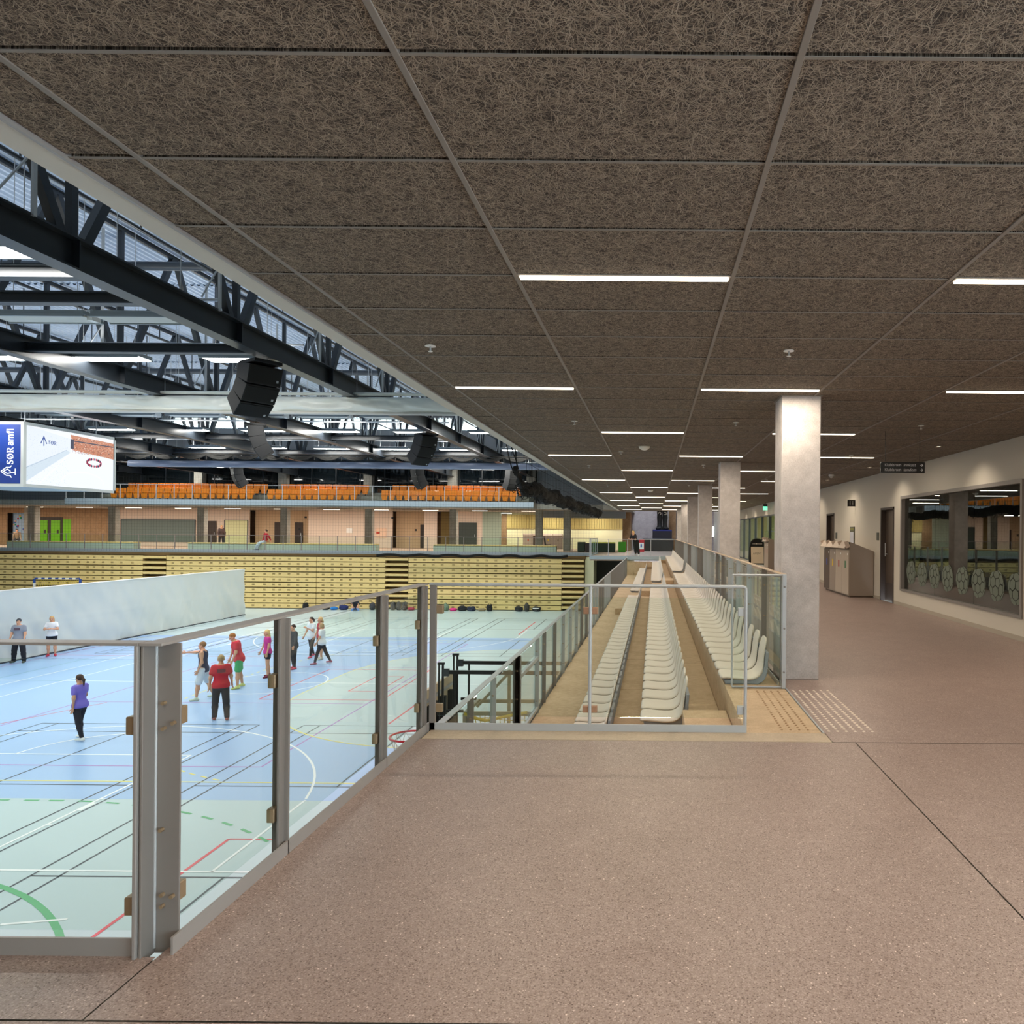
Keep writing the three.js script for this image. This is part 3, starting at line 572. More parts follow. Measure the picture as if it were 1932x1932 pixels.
speaker(-22.0, 15.8, 0.8, 0.24, 'dark loudspeaker array at the left edge of the picture');
speaker(-27.9, 47.0, -0.8, 0.24, 'loudspeaker array right of the video screen under the netted curtain');

// ---------- scoreboard cube with banner and screen ----------
{
  const X = -24.2, t = thing('video_cube', 'hanging scoreboard cube with blue banner and bright video screen', 'screen', [0, 0, 0]);
  mesh('body', box(X - 4.5, X - 0.03, 3.10, 5.5, 27.1, 31.55), M.greySteel, t);
  mesh('frame', [box(X - 4.5, X, 5.42, 5.54, 27.0, 27.1), box(X - 4.5, X, 3.04, 3.16, 27.0, 27.1), box(X - 0.1, X + 0.01, 3.04, 5.54, 26.99, 27.12), box(X - 0.03, X + 0.02, 5.42, 5.54, 27.1, 31.6), box(X - 0.03, X + 0.02, 3.04, 3.16, 27.1, 31.6), box(X - 0.03, X + 0.02, 3.04, 5.54, 31.52, 31.6)], M.screenFrame, t);
  const banner = signTex(512, 1024, (g, w, h) => {
    g.fillStyle = '#06307f'; g.fillRect(0, 0, w, h); const gr = [['#0a3a92', 260, 500, 300], ['#052a72', 120, 900, 260]]; for (const [c, x, y, r] of gr) { g.fillStyle = c; g.globalAlpha = 0.35; g.beginPath(); g.arc(x, y, r, 0, 7); g.fill(); } g.globalAlpha = 1;
    g.save(); g.translate(w - 120, h - 330); g.rotate(-Math.PI / 2); g.fillStyle = '#ffffff';
    g.font = 'bold 150px serif'; g.fillText('SØR', -2, 0, 300); g.font = 'bold 150px sans-serif'; g.fillText('amfi', 325, 0, 300); g.restore();
    g.strokeStyle = '#ffffff'; g.lineWidth = 17; g.lineJoin = 'miter';
    const p = (pts) => { g.beginPath(); pts.forEach(([x, y], i) => i ? g.lineTo(x, y) : g.moveTo(x, y)); g.stroke(); };
    const ox = 190, oy = h - 210; // a tree-like emblem lying on its side
    p([[ox, oy], [ox + 90, oy - 70], [ox + 150, oy - 70], [ox + 175, oy - 100]]); p([[ox, oy], [ox + 90, oy + 70], [ox + 150, oy + 70], [ox + 175, oy + 110]]); p([[ox + 40, oy], [ox + 110, oy + 40], [ox + 170, oy + 20], [ox + 235, oy + 20]]); p([[ox + 40, oy], [ox + 110, oy - 40], [ox + 160, oy]]); p([[ox + 235, oy - 50], [ox + 235, oy + 60]]);
  });
  const bg = new THREE.PlaneGeometry(1.2, 2.26).rotateY(Math.PI).translate(0, 0, 0); bg.rotateY(Math.PI);
  const bm = mesh('banner', bg, new THREE.MeshStandardMaterial({ map: banner, roughness: 0.5 }), t); bm.position.set(X - 0.1 - 0.6, 4.29, -26.995 + 0.0); 
  mesh('banner_rest', box(X - 4.5, X - 1.3, 3.16, 5.42, 27.0, 27.05), std('#06307f', 0.5), t);
  const scr = signTex(1024, 512, (g, w, h) => {
    g.fillStyle = '#f4f9ff'; g.fillRect(0, 0, w, h);
    g.fillStyle = '#eaf2fa'; g.beginPath(); g.moveTo(0, 0); g.lineTo(480, 60); g.lineTo(480, 190); g.lineTo(0, 390); g.fill();
    g.fillStyle = '#d5e4f0'; g.beginPath(); g.moveTo(0, 360); g.lineTo(440, 170); g.lineTo(480, 190); g.lineTo(220, 350); g.lineTo(0, 490); g.fill();
    g.strokeStyle = '#9fb4cc'; g.lineWidth = 3; g.beginPath(); g.moveTo(0, 370); g.lineTo(440, 168); g.stroke();
    g.strokeStyle = '#ffffff'; g.lineWidth = 7; g.beginPath(); g.moveTo(140, 500); g.lineTo(470, 200); g.stroke(); g.beginPath(); g.ellipse(640, 470, 260, 110, 0, 3.2, 6.2); g.stroke();
    g.fillStyle = '#c9876a'; g.beginPath(); g.moveTo(480, 20); g.lineTo(1024, 40); g.lineTo(1024, 200); g.lineTo(520, 160); g.fill();
    seed = 99; for (let i = 0; i < 700; i++) { g.fillStyle = ['#8c4a36', '#f3e3d8', '#5b3a36', '#e0a98c', '#d4563c'][Math.floor(rnd() * 5)]; g.fillRect(rr(490, 1015), rr(35, 185), rr(4, 12), rr(2, 5)); }
    g.fillStyle = '#3a3f55'; g.fillRect(480, 60, 40, 90); g.fillRect(520, 70, 500, 10);
    for (let i = 0; i < 700; i++) { g.fillStyle = ['#cfdff0', '#dfeaf5', '#b8c9dc'][Math.floor(rnd() * 3)]; g.fillRect(rr(0, 460), rr(60, 500), rr(2, 6), 2); }
    for (let i = 0; i < 26; i++) { const a = i / 26 * 6.28, x = 770 + Math.cos(a) * 90, y = 258 + Math.sin(a) * 34; g.fillStyle = ['#26264e', '#c2184a', '#1c1c30', '#e24a6a'][i % 4]; g.beginPath(); g.ellipse(x, y, 9, 13, 0, 0, 7); g.fill(); }
    g.fillStyle = '#2f4f9c'; g.font = 'bold 44px serif'; g.save(); g.translate(170, 130); g.transform(1, 0.06, 0, 1, 0, 0); g.fillText('SØR', 60, 0); g.restore();
    g.strokeStyle = '#2f4f9c'; g.lineWidth = 9; g.beginPath(); g.moveTo(150, 140); g.lineTo(182, 76); g.lineTo(214, 140); g.moveTo(182, 76); g.lineTo(182, 160); g.stroke();
  });
  const sm = new THREE.MeshStandardMaterial({ color: '#000000', emissive: '#ffffff', emissiveMap: scr, emissiveIntensity: 1.02, roughness: 0.4 });
  const s = mesh('display', new THREE.PlaneGeometry(4.36, 2.26).rotateY(Math.PI / 2), sm, t); s.position.set(X + 0.004, 4.29, -29.3);
  const l = new THREE.RectAreaLight(lin(0.9, 0.95, 1), 1, 4.3, 2.2); l.name = 'light'; l.position.set(X + 0.05, 4.29, -29.3); l.rotation.y = -Math.PI / 2; t.add(l);
  mesh('hanger', [rod(V(X - 0.4, 5.5, 27.5), V(X - 0.4, 7, 27.5), 0.02, 6), rod(V(X - 0.4, 5.5, 31), V(X - 0.4, 7, 31), 0.02, 6), rod(V(X - 4, 5.5, 27.5), V(X - 4, 7, 27.5), 0.02, 6)], M.galvPale, t);
}

// ---------- concrete columns along the stand ----------
[7.2, 13.95, 20.7, 27.4, 34.2, 40.9].forEach((d, i) => {
  const c = thing('concrete_column', `square concrete column behind the seats, ${ordinal(i + 1)} from the viewer`, 'column', [1.49, 0, d + 0.2], 0, 'concrete columns along the walkway');
  mesh('shaft', rbox(-0.2, 0.2, 0, CY + 0.03, -0.2, 0.2, 0.012).translate(0, 0, 0), M.column, c);
  mesh('ceiling_collar', box(-0.215, 0.215, CY - 0.005, CY + 0.02, -0.215, 0.215), M.tbar, c);
});

// ---------- railings ----------
function clampAt(t, x, y, d, axis, m = M.brass) {  // a small clamp that holds a glass edge
  return mesh('glass_clamp', axis === 'x' ? rbox(x - 0.028, x + 0.028, y - 0.032, y + 0.032, d - 0.018, d + 0.018, 0.005) : rbox(x - 0.018, x + 0.018, y - 0.032, y + 0.032, d - 0.028, d + 0.028, 0.005), m, t);
}
{ // near railing across the end of the hall
  const t = thing('glass_railing', 'nearest glass railing with grey steel frame at lower left', 'railing', [0, 0, 0]);
  mesh('top_rail', rbox(-14, -1.778, 1.083, 1.093, 2.43, 2.50, 0.002), M.galv, t);
  mesh('base_angle', [box(-14, -1.772, -0.02, 0.062, 2.452, 2.46), box(-14, -1.69, -0.028, -0.02, 2.42, 2.46)], M.galv, t);
  mesh('end_bar', rbox(-1.792, -1.780, 0.0, 1.083, 2.43, 2.50, 0.002), M.galv, t);
  mesh('glass_panel', box(-4.6, -1.80, 0.08, 1.03, 2.471, 2.475), M.glass, t);
  for (let x = -14; x < -5; x += 1.4) { mesh('glass_panel', box(x, x + 1.36, 0.08, 1.05, 2.468, 2.478), M.glass, t); mesh('post', box(x - 0.05, x - 0.03, -0.28, 1.083, 2.43, 2.5), M.galvPost, t); }
  clampAt(t, -1.81, 0.80, 2.473, 'x'); clampAt(t, -1.81, 0.17, 2.473, 'x');
}
{ // side railing from the near corner to the stand
  const X = -1.70, t = thing('glass_railing', 'glass railing with steel posts running from near corner to the stand', 'railing', [0, 0, 0]);
  mesh('top_rail', [rbox(X - 0.075, X + 0.005, 1.083, 1.093, 2.43, 5.30, 0.002)], M.galv, t);
  mesh('base_angle', [box(X + 0.022, X + 0.030, -0.02, 0.062, 2.462, 5.262), box(X + 0.022, X + 0.06, -0.028, -0.02, 2.462, 5.262)], M.galv, t);
  // corner post: an angle section open to the walkway
  const cp = mesh('corner_post', [rbox(X - 0.075, X - 0.066, -0.02, 1.083, 2.44, 2.515, 0.002), rbox(X - 0.066, X + 0.02, -0.02, 1.083, 2.507, 2.515, 0.002)], M.galvPost, t);
  mesh('weld_seam', rod(V(X - 0.064, 0, 2.503), V(X - 0.064, 1.08, 2.503), 0.005, 8), M.galvPale, cp);
  for (const [y, dx] of [[0.87, -0.035], [0.78, -0.035], [0.80, 0.0], [0.42, -0.04], [0.19, -0.035], [0.15, -0.035], [0.185, 0.0]]) mesh('bolt', new THREE.CylinderGeometry(0.007, 0.007, 0.016, 8).rotateX(Math.PI / 2).translate(X + dx, y, -2.50), M.brass, cp);
  for (const y of [0.82, 0.19]) mesh('glass_clamp', rbox(X - 0.045, X + 0.012, y - 0.032, y + 0.032, 2.516, 2.56, 0.004), M.brass, t);
  const posts = [3.24, 4.43, 5.2];
  for (const d of posts) {
    const p = mesh('post', [rbox(X - 0.045, X + 0.03, d === 5.2 ? -0.25 : -0.25, 1.083, d - 0.005, d + 0.007, 0.002), rbox(X - 0.0, X + 0.012, -0.25, 1.083, d - 0.05, d, 0.002)], M.galvPost, t);
    for (const y of [0.80, 0.19]) clampAt(t, X - 0.03, y, d - 0.02, 'd');
  }
  const g = [2.53, 3.235, 3.25, 4.425, 4.44, 5.19];
  for (let i = 0; i < 6; i += 2) mesh('glass_panel', box(X - 0.032, X - 0.028, 0.07, 1.02, g[i], g[i + 1]), M.glass, t);
}
{ // railing across the near end of the stand
  const d = 5.28, t = thing('glass_railing', 'glass railing with thin galvanised tube frame across the stand end', 'railing', [0, 0, 0]);
  mesh('top_rail', [rod(V(-1.68, 1.09, d), V(0.66, 1.09, d), 0.013, 10), tube([V(0.655, 1.09, d), V(0.675, 1.087, d), V(0.688, 1.075, d), V(0.69, 1.05, d)], 0.013, 8, 8)], M.galvPale, t);
  mesh('end_post', rod(V(0.69, 1.06, d), V(0.69, -0.02, d), 0.013, 10), M.galvPale, t);
  mesh('middle_post', rod(V(-0.475, 1.09, d), V(-0.475, -0.02, d), 0.013, 10), M.galvPale, t);
  mesh('corner_post', rbox(-1.675, -1.63, -0.2, 1.083, d - 0.012, d + 0.02, 0.002), M.galvPost, t);
  mesh('base_angle', box(-1.67, 0.70, -0.02, 0.055, d - 0.012, d - 0.004), M.galvPale, t);
  mesh('glass_panel', box(-1.62, -0.49, 0.1, 1.0, d + 0.02, d + 0.03), M.glass, t); mesh('glass_panel', box(-0.46, 0.67, 0.1, 1.0, d + 0.02, d + 0.03), M.glass, t);
  for (const y of [0.9, 0.16]) { mesh('glass_clamp', rbox(-0.53, -0.42, y - 0.025, y + 0.025, d + 0.005, d + 0.04, 0.004), std('#b08a70', 0.45, { metalness: 0.5 }), t); clampAt(t, 0.66, y, d + 0.025, 'x', M.galvPale); clampAt(t, -1.61, y, d + 0.025, 'x'); }
}
{ // short gate frame behind it
  const d = 6.8, t = thing('rail_frame', 'short galvanised frame with glass beside the first column', 'railing', [0, 0, 0]);
  mesh('frame', [rod(V(0.757, 1.09, d), V(1.24, 1.09, d), 0.010, 8), rod(V(0.757, 1.09, d), V(0.757, 0.012, d), 0.010, 8), rod(V(0.757, 0.012, d), V(1.24, 0.012, d), 0.010, 8)], M.galvPale, t);
  const p = mesh('post', rbox(1.235, 1.272, 0, 1.1, d - 0.03, d + 0.03, 0.003), M.galvPale, t);
  for (const y of [0.98, 0.58, 0.16]) mesh('bolt', new THREE.CylinderGeometry(0.01, 0.01, 0.012, 8).rotateX(Math.PI / 2).translate(1.253, y, -(d - 0.034)), M.galvPost, p);
  mesh('glass_panel', box(0.775, 1.23, 0.03, 1.07, d + 0.0, d + 0.008), M.glass, t);
}
function longRail(label, X, y, posts, end, side, rail) {
  const t = thing('glass_railing', label, 'railing', [0, 0, 0]);
  mesh('top_rail', rbox(X - 0.045, X + 0.015, y + 1.09, y + 1.1, posts[0] - 0.05, end, 0.002), rail, t);
  const far = [];
  posts.forEach((d, i) => {
    const g = box(X - 0.034, X + 0.026, y - 0.15, y + 1.09, d, d + 0.012);
    if (d < 30) {
      const p = mesh('post', g, (i % 5) < 2 ? M.galvPost : M.galvPale, t);
      if (d < 16) mesh('bolts', [0.9, 0.55, 0.18].map((h) => new THREE.CylinderGeometry(0.009, 0.009, 0.012, 6).rotateX(Math.PI / 2).translate(X - 0.004, y + h, -(d - 0.004))), M.brass, p);
    } else far.push(g);
    const nd = posts[i + 1] ?? end;
    if (d < 30) mesh('glass_panel', box(X + side, X + side + 0.008, y + 0.06, y + 1.05, d + 0.02, nd - 0.01), M.glass, t);
    else if (i % 4 === 0 || !posts[i + 4]) mesh('glass_panel', box(X + side, X + side + 0.008, y + 0.06, y + 1.05, d + 0.02, (posts[i + 4] ?? end) - 0.01), M.glass, t);
  });
  mesh('distant_posts', far, M.galvPost, t).userData.kind = 'stuff';
  mesh('bottom_angle', box(X - 0.05, X - 0.042, y - 0.1, y + 0.05, posts[0], end), M.galvPale, t);
  return t;
}
{
  const a = [5.6, 6.5, 7.42, 8.74, 10.2, 10.85]; for (let d = 12; d < 43.6; d += 1.13) a.push(d);
  const t = longRail('long glass railing along the hall edge below the seat rows', -1.68, -1.14, a, 44, -0.02, M.galvPale);
  mesh('wide_post', box(-1.74, -1.64, -1.29, -0.05, 8.74, 8.76), M.galvPost, t);
  mesh('kick_rail', box(-1.69, -1.66, -1.08, -1.04, 8.75, 10.2), M.galvPale, t);
  mesh('upper_bar', box(-1.69, -1.66, -0.36, -0.31, 8.75, 10.2), M.galvPale, t);
  const b = [6.9, 8.1]; for (let d = 9.4; d < 43.6; d += 1.2) b.push(d);
  longRail('long glass railing behind the top row of white seats', 1.27, 0, b, 44, 0.01, std('#c0a98f', 0.5, { metalness: 0.3 }));
}
{ // railings at the far end and along the far gallery
  const far = (name, label, x0, x1, y, d, step, mat) => {
    const t = thing('glass_railing', label, 'railing', [0, 0, 0]);
    mesh('top_rail', box(x0, x1, y + 1.04, y + 1.07, d - 0.02, d + 0.02), mat, t);
    for (let x = x0; x < x1 - 0.1; x += step) { mesh('post', box(x - 0.02, x + 0.02, y - 0.1, y + 1.05, d - 0.03, d + 0.01), mat, t); mesh('glass_panel', box(x + 0.03, Math.min(x + step - 0.03, x1), y + 0.05, y + 1.0, d + 0.012, d + 0.022), M.glass, t); }
  };
  far('a', 'glass railing at the far end of the stand where a person leans', -1.68, 1.25, 0, 44.05, 1.45, M.galvPale);
  far('b', 'long glass railing of the lower far gallery above the wooden bleachers', -46.8, -4.05, 0, 49.98, 1.28, M.galvPost);
  far('c', 'glass railing before the orange seats of the upper gallery', -41.8, -8.6, 3.56, 50.05, 1.28, M.galvPale);
  const t = thing('glass_railing', 'short glass railing beside the far corner of the gallery', 'railing', [0, 0, 0]);
  mesh('top_rail', box(-4.06, -4.02, 1.04, 1.07, 44.0, 49.95), M.galvPale, t); for (let d = 44; d < 50; d += 1.45) { mesh('post', box(-4.06, -4.02, -0.1, 1.05, d, d + 0.05), M.galvPale, t); mesh('glass_panel', box(-4.05, -4.04, 0.05, 1.0, d + 0.06, Math.min(d + 1.42, 49.9)), M.glass, t); }
  const u = thing('glass_railing', 'short glass railing left of the person leaning at the far end', 'railing', [0, 0, 0]);
  mesh('top_rail', box(-4.0, -1.72, 1.04, 1.07, 44.03, 44.07), M.galvPale, u); for (let x = -4; x < -1.8; x += 1.1) { mesh('post', box(x, x + 0.04, -0.1, 1.05, 44.02, 44.06), M.galvPale, u); mesh('glass_panel', box(x + 0.05, x + 1.05, 0.05, 1.0, 44.062, 44.072), M.glass, u); }
}

// ---------- white shell seats on the stand ----------
function seatShell(w, side, top) {   // profile swept across the width, corners rounded in plan and at the back
  const nu = 22, nv = 8, pos = [], idx = [];
  const prof = [[-0.225, 0.052], [-0.215, 0.078], [-0.18, 0.09], [-0.08, 0.083], [0.03, 0.076], [0.10, 0.082], [0.15, 0.11], [0.178, 0.165], [0.186, 0.235], [0.196, 0.32], [0.212, 0.40], [0.222, 0.44], [0.222, 0.455]];
  const cu = new THREE.CatmullRomCurve3(prof.map((p) => new THREE.Vector3(p[0], p[1], 0)));
  for (const s of [0, 1]) for (let i = 0; i <= nu; i++) {
    const u = i / nu, p = cu.getPoint(u), tg = cu.getTangent(u), nx = -tg.y, ny = tg.x, th = s ? (u < 0.55 ? 0.022 : 0.014) : 0;
    let hw = w / 2; if (u < 0.13) hw *= 0.70 + 0.30 * Math.sqrt(u / 0.13); if (u > 0.82) hw *= Math.sqrt(Math.max(0, 1 - Math.pow((u - 0.82) / 0.188, 2))); if (u > 0.45) hw *= 1 - 0.75 * (u - 0.45);
    for (let j = 0; j <= nv; j++) { const v = j / nv * 2 - 1, dish = (1 - v * v) * 0.004 + Math.max(0, Math.abs(v) - 0.85) * 0.04; pos.push(p.x - nx * (th + dish) * 1, p.y - ny * (th + dish), v * hw); }
  }
  const at = (s, i, j) => s * (nu + 1) * (nv + 1) + i * (nv + 1) + j, q = (a, b, c, e) => idx.push(a, b, c, b, e, c);
  for (let i = 0; i < nu; i++) for (let j = 0; j < nv; j++) { q(at(0, i, j), at(0, i, j + 1), at(0, i + 1, j), at(0, i + 1, j + 1)); q(at(1, i, j), at(1, i + 1, j), at(1, i, j + 1), at(1, i + 1, j + 1)); }
  for (let i = 0; i < nu; i++) { q(at(0, i, 0), at(0, i + 1, 0), at(1, i, 0), at(1, i + 1, 0)); q(at(0, i, nv), at(1, i, nv), at(0, i + 1, nv), at(1, i + 1, nv)); }
  for (let j = 0; j < nv; j++) { q(at(0, 0, j), at(1, 0, j), at(0, 0, j + 1), at(1, 0, j + 1)); q(at(0, nu, j), at(0, nu, j + 1), at(1, nu, j), at(1, nu, j + 1)); }
  const g = new THREE.BufferGeometry(); g.setAttribute('position', new THREE.Float32BufferAttribute(pos, 3)); g.setIndex(idx); g.computeVertexNormals(); return g;
}
{
  const shell = seatShell(0.385), tray = (() => {
    const s = new THREE.Shape(); s.moveTo(-0.18, 0.034); s.lineTo(-0.165, 0.0); s.lineTo(0.15, 0.0); s.quadraticCurveTo(0.22, 0.02, 0.236, 0.12); s.lineTo(0.246, 0.3); s.lineTo(0.232, 0.3); s.lineTo(0.216, 0.17); s.quadraticCurveTo(0.19, 0.05, 0.10, 0.030); s.closePath();
    return new THREE.ExtrudeGeometry(s, { depth: 0.30, bevelEnabled: true, bevelSize: 0.008, bevelThickness: 0.008, bevelSegments: 1, curveSegments: 4 }).translate(0, 0.009, -0.15);
  })();
  const rows = [['top row beside the walkway railing', 0.885, 0.0, 7.12], ['middle row', 0.095, -0.38, 6.95], ['lowest row above the hall', -0.685, -0.76, 6.95]];
  let proto = null;
  for (const [rn, x, y, d0] of rows) for (const [block, from, to] of [['near block', d0, 24.6], ['far block', 26.6, 43.3]]) {
    let k = 0;
    for (let d = from; d < to; d += 0.455) {
      k++;
      const g = `white seats in the ${rn}`, label = `white plastic seat in the ${rn}, ${ordinal(k)} of the ${block}`;
      let t;
      if (!proto) { t = proto = thing('stadium_seat', label, 'seat', [x, y, d], 0, g); mesh('shell', shell, M.seat, t); mesh('under_tray', tray, M.seatTray, t); }
      else { t = proto.clone(); t.name = numbered('stadium_seat'); scene.add(t); t.position.set(x, y, -d); t.userData = { label, category: 'seat', group: g }; }
    }
  }
}

// ---------- orange seats of the upper gallery ----------
{
  const back = new RoundedBoxGeometry(0.5, 0.42, 0.05, 1, 0.02).translate(0, 0.62, -0.05), pan = new RoundedBoxGeometry(0.48, 0.4, 0.07, 1, 0.025), p = pan.attributes.position;
  for (let i = 0; i < p.count; i++) if (p.getY(i) < 0) p.setX(i, p.getX(i) * 0.72);
  pan.translate(0, 0.32, 0.06); const foot = join([new THREE.BoxGeometry(0.08, 0.2, 0.06).translate(0, 0.1, -0.02), new THREE.BoxGeometry(0.22, 0.04, 0.1).translate(0, 0.02, 0)]);
  let proto = null;
  for (const [bn, x0, x1] of [['left block', -39.4, -29.4], ['middle block', -28.0, -21.5], ['right block', -19.7, -10.3]]) for (const [rn, d, y, off] of [['front row', 51.4, 3.58, 0], ['back row', 52.5, 4.03, 0.4]]) {
    let k = 0;
    for (let x = x0 + off; x < x1 + off; x += 0.55) {
      k++; const label = `orange folding seat, ${ordinal(k)} from the left in the ${rn} of the ${bn}`;
      let t; if (!proto) { t = proto = thing('orange_seat', label, 'seat', [x, y, d], 0, 'orange seats of the upper gallery'); mesh('backrest', back, M.orange, t); mesh('seat_pan', pan, M.orange, t); mesh('foot', foot, M.orangeDark, t); }
      else { t = proto.clone(); t.name = numbered('orange_seat'); scene.add(t); t.position.set(x, y, -d); t.userData = { label, category: 'seat', group: 'orange seats of the upper gallery' }; }
    }
  }
  struct('upper_gallery_steps', [box(-41, -9.3, 3.56, 4.0, 52.1, 53.2), box(-41, -9.3, 3.56, 4.3, 53.2, 54.4)], M.slabConcrete);
}
// dark glazing behind the orange seats
{
  const w = structGroup('window_5'), bars = [];
  for (let x = -42; x < -9.3; x += 1.9) { bars.push(box(x - 0.03, x + 0.03, 3.56, 6.6, 55.0, 55.1)); mesh('pane', box(x + 0.03, Math.min(x + 1.87, -9.2), 4.3, 6.55, 55.04, 55.05), new THREE.MeshPhysicalMaterial({ color: '#0d1418', roughness: 0.03, metalness: 0, specularIntensity: 1, ior: 1.7 }), w); }
  bars.push(box(-42, -9.2, 6.5, 6.6, 55.0, 55.1), box(-42, -9.2, 3.5, 4.3, 55.0, 55.2)); mesh('window_frame', bars, M.steelDark, w);
  for (const x of [-35.3, -28.8, -22.2, -15.7, -9.6]) { const c = thing('concrete_column', `concrete column in the dark upper glazing, ${ordinal([-35.3, -28.8, -22.2, -15.7, -9.6].indexOf(x) + 1)} from the left`, 'column', [x, 3.56, 54.7]); mesh('shaft', box(-0.32, 0.32, 0, 3.1, -0.25, 0.25), M.slabConcrete, c); }
}

// ---------- folded wooden bleachers ----------
{
  const secs = [[-46.9, -35.6, 'left folded bleacher of pale pine boards'], [-33.95, -23.52, 'folded pine bleacher left of the middle joint'], [-23.48, -18.72, 'narrow folded pine bleacher right of the middle joint'], [-17.1, -6.45, 'right folded bleacher of pine boards behind the bags']];
  const n = 10, h = 0.362, y0 = HALL_Y + 0.05;
  for (const [x0, x1, label] of secs) {
    const t = thing('folded_bleacher', label, 'bleacher', [0, 0, 0]);
    mesh('core', box(x0 + 0.02, x1 - 0.02, HALL_Y + 0.01, y0 + n * h - 0.02, 49.3, 49.8), M.pineGrey, t);
    const s = new THREE.Shape(); s.moveTo(x0, 0); s.lineTo(x1, 0); s.lineTo(x1, 0.295); s.lineTo(x0, 0.295); s.closePath();   // a board with its cut-out hand slots
    for (let x = x0 + 0.35, k = 0; x < x1 - 0.3; k++) { for (const q of [0.11, 0.175]) { const p = new THREE.Path(); p.moveTo(x, q); p.lineTo(x, q + 0.038); p.lineTo(x + 0.2, q + 0.038); p.lineTo(x + 0.2, q); p.closePath(); s.holes.push(p); } x += [0.63, 0.63, 0.63, 0.78, 0.63, 0.43][k % 6]; }
    const board = new THREE.ExtrudeGeometry(s, { depth: 0.045, bevelEnabled: false });
    for (let i = 0; i < n; i++) {
      const y = y0 + i * h, d = 49.0 + i * 0.006;
      mesh('board', board, M.pine, t).position.set(0, y, -d - 0.045);
    }
  }
  for (const [i, [x0, x1]] of [[-35.58, -33.97], [-18.7, -17.12], [-6.43, -4.9]].entries()) {
    const t = thing('bleacher_steps', `${['left', 'middle', 'right'][i]} stair bay of thin pine steps between the folded bleachers`, 'steps', [0, 0, 0]);
    mesh('core', box(x0, x1, HALL_Y + 0.01, -0.4, 49.72, 49.8), M.pineGrey, t);
    for (let k = 0; k < n; k++) { const y = y0 + k * h + 0.1; mesh('step', rbox(x0, x1, y, y + 0.16, 49.02, 49.7, 0.006), M.pine, t); }
  }
  struct('trim_4', box(-47.2, -4.8, -0.4, -0.2, 49.3, 50), std('#6b5634', 0.9));
  struct('wall_bleacher_end', box(-4.85, -4.25, HALL_Y, -0.28, 49.4, 52.4), M.galleryYellow);
  struct('wall_dark_passage', box(-4.26, -1.72, HALL_Y, -0.28, 52.0, 52.3), std('#4b4a44', 0.9));
}

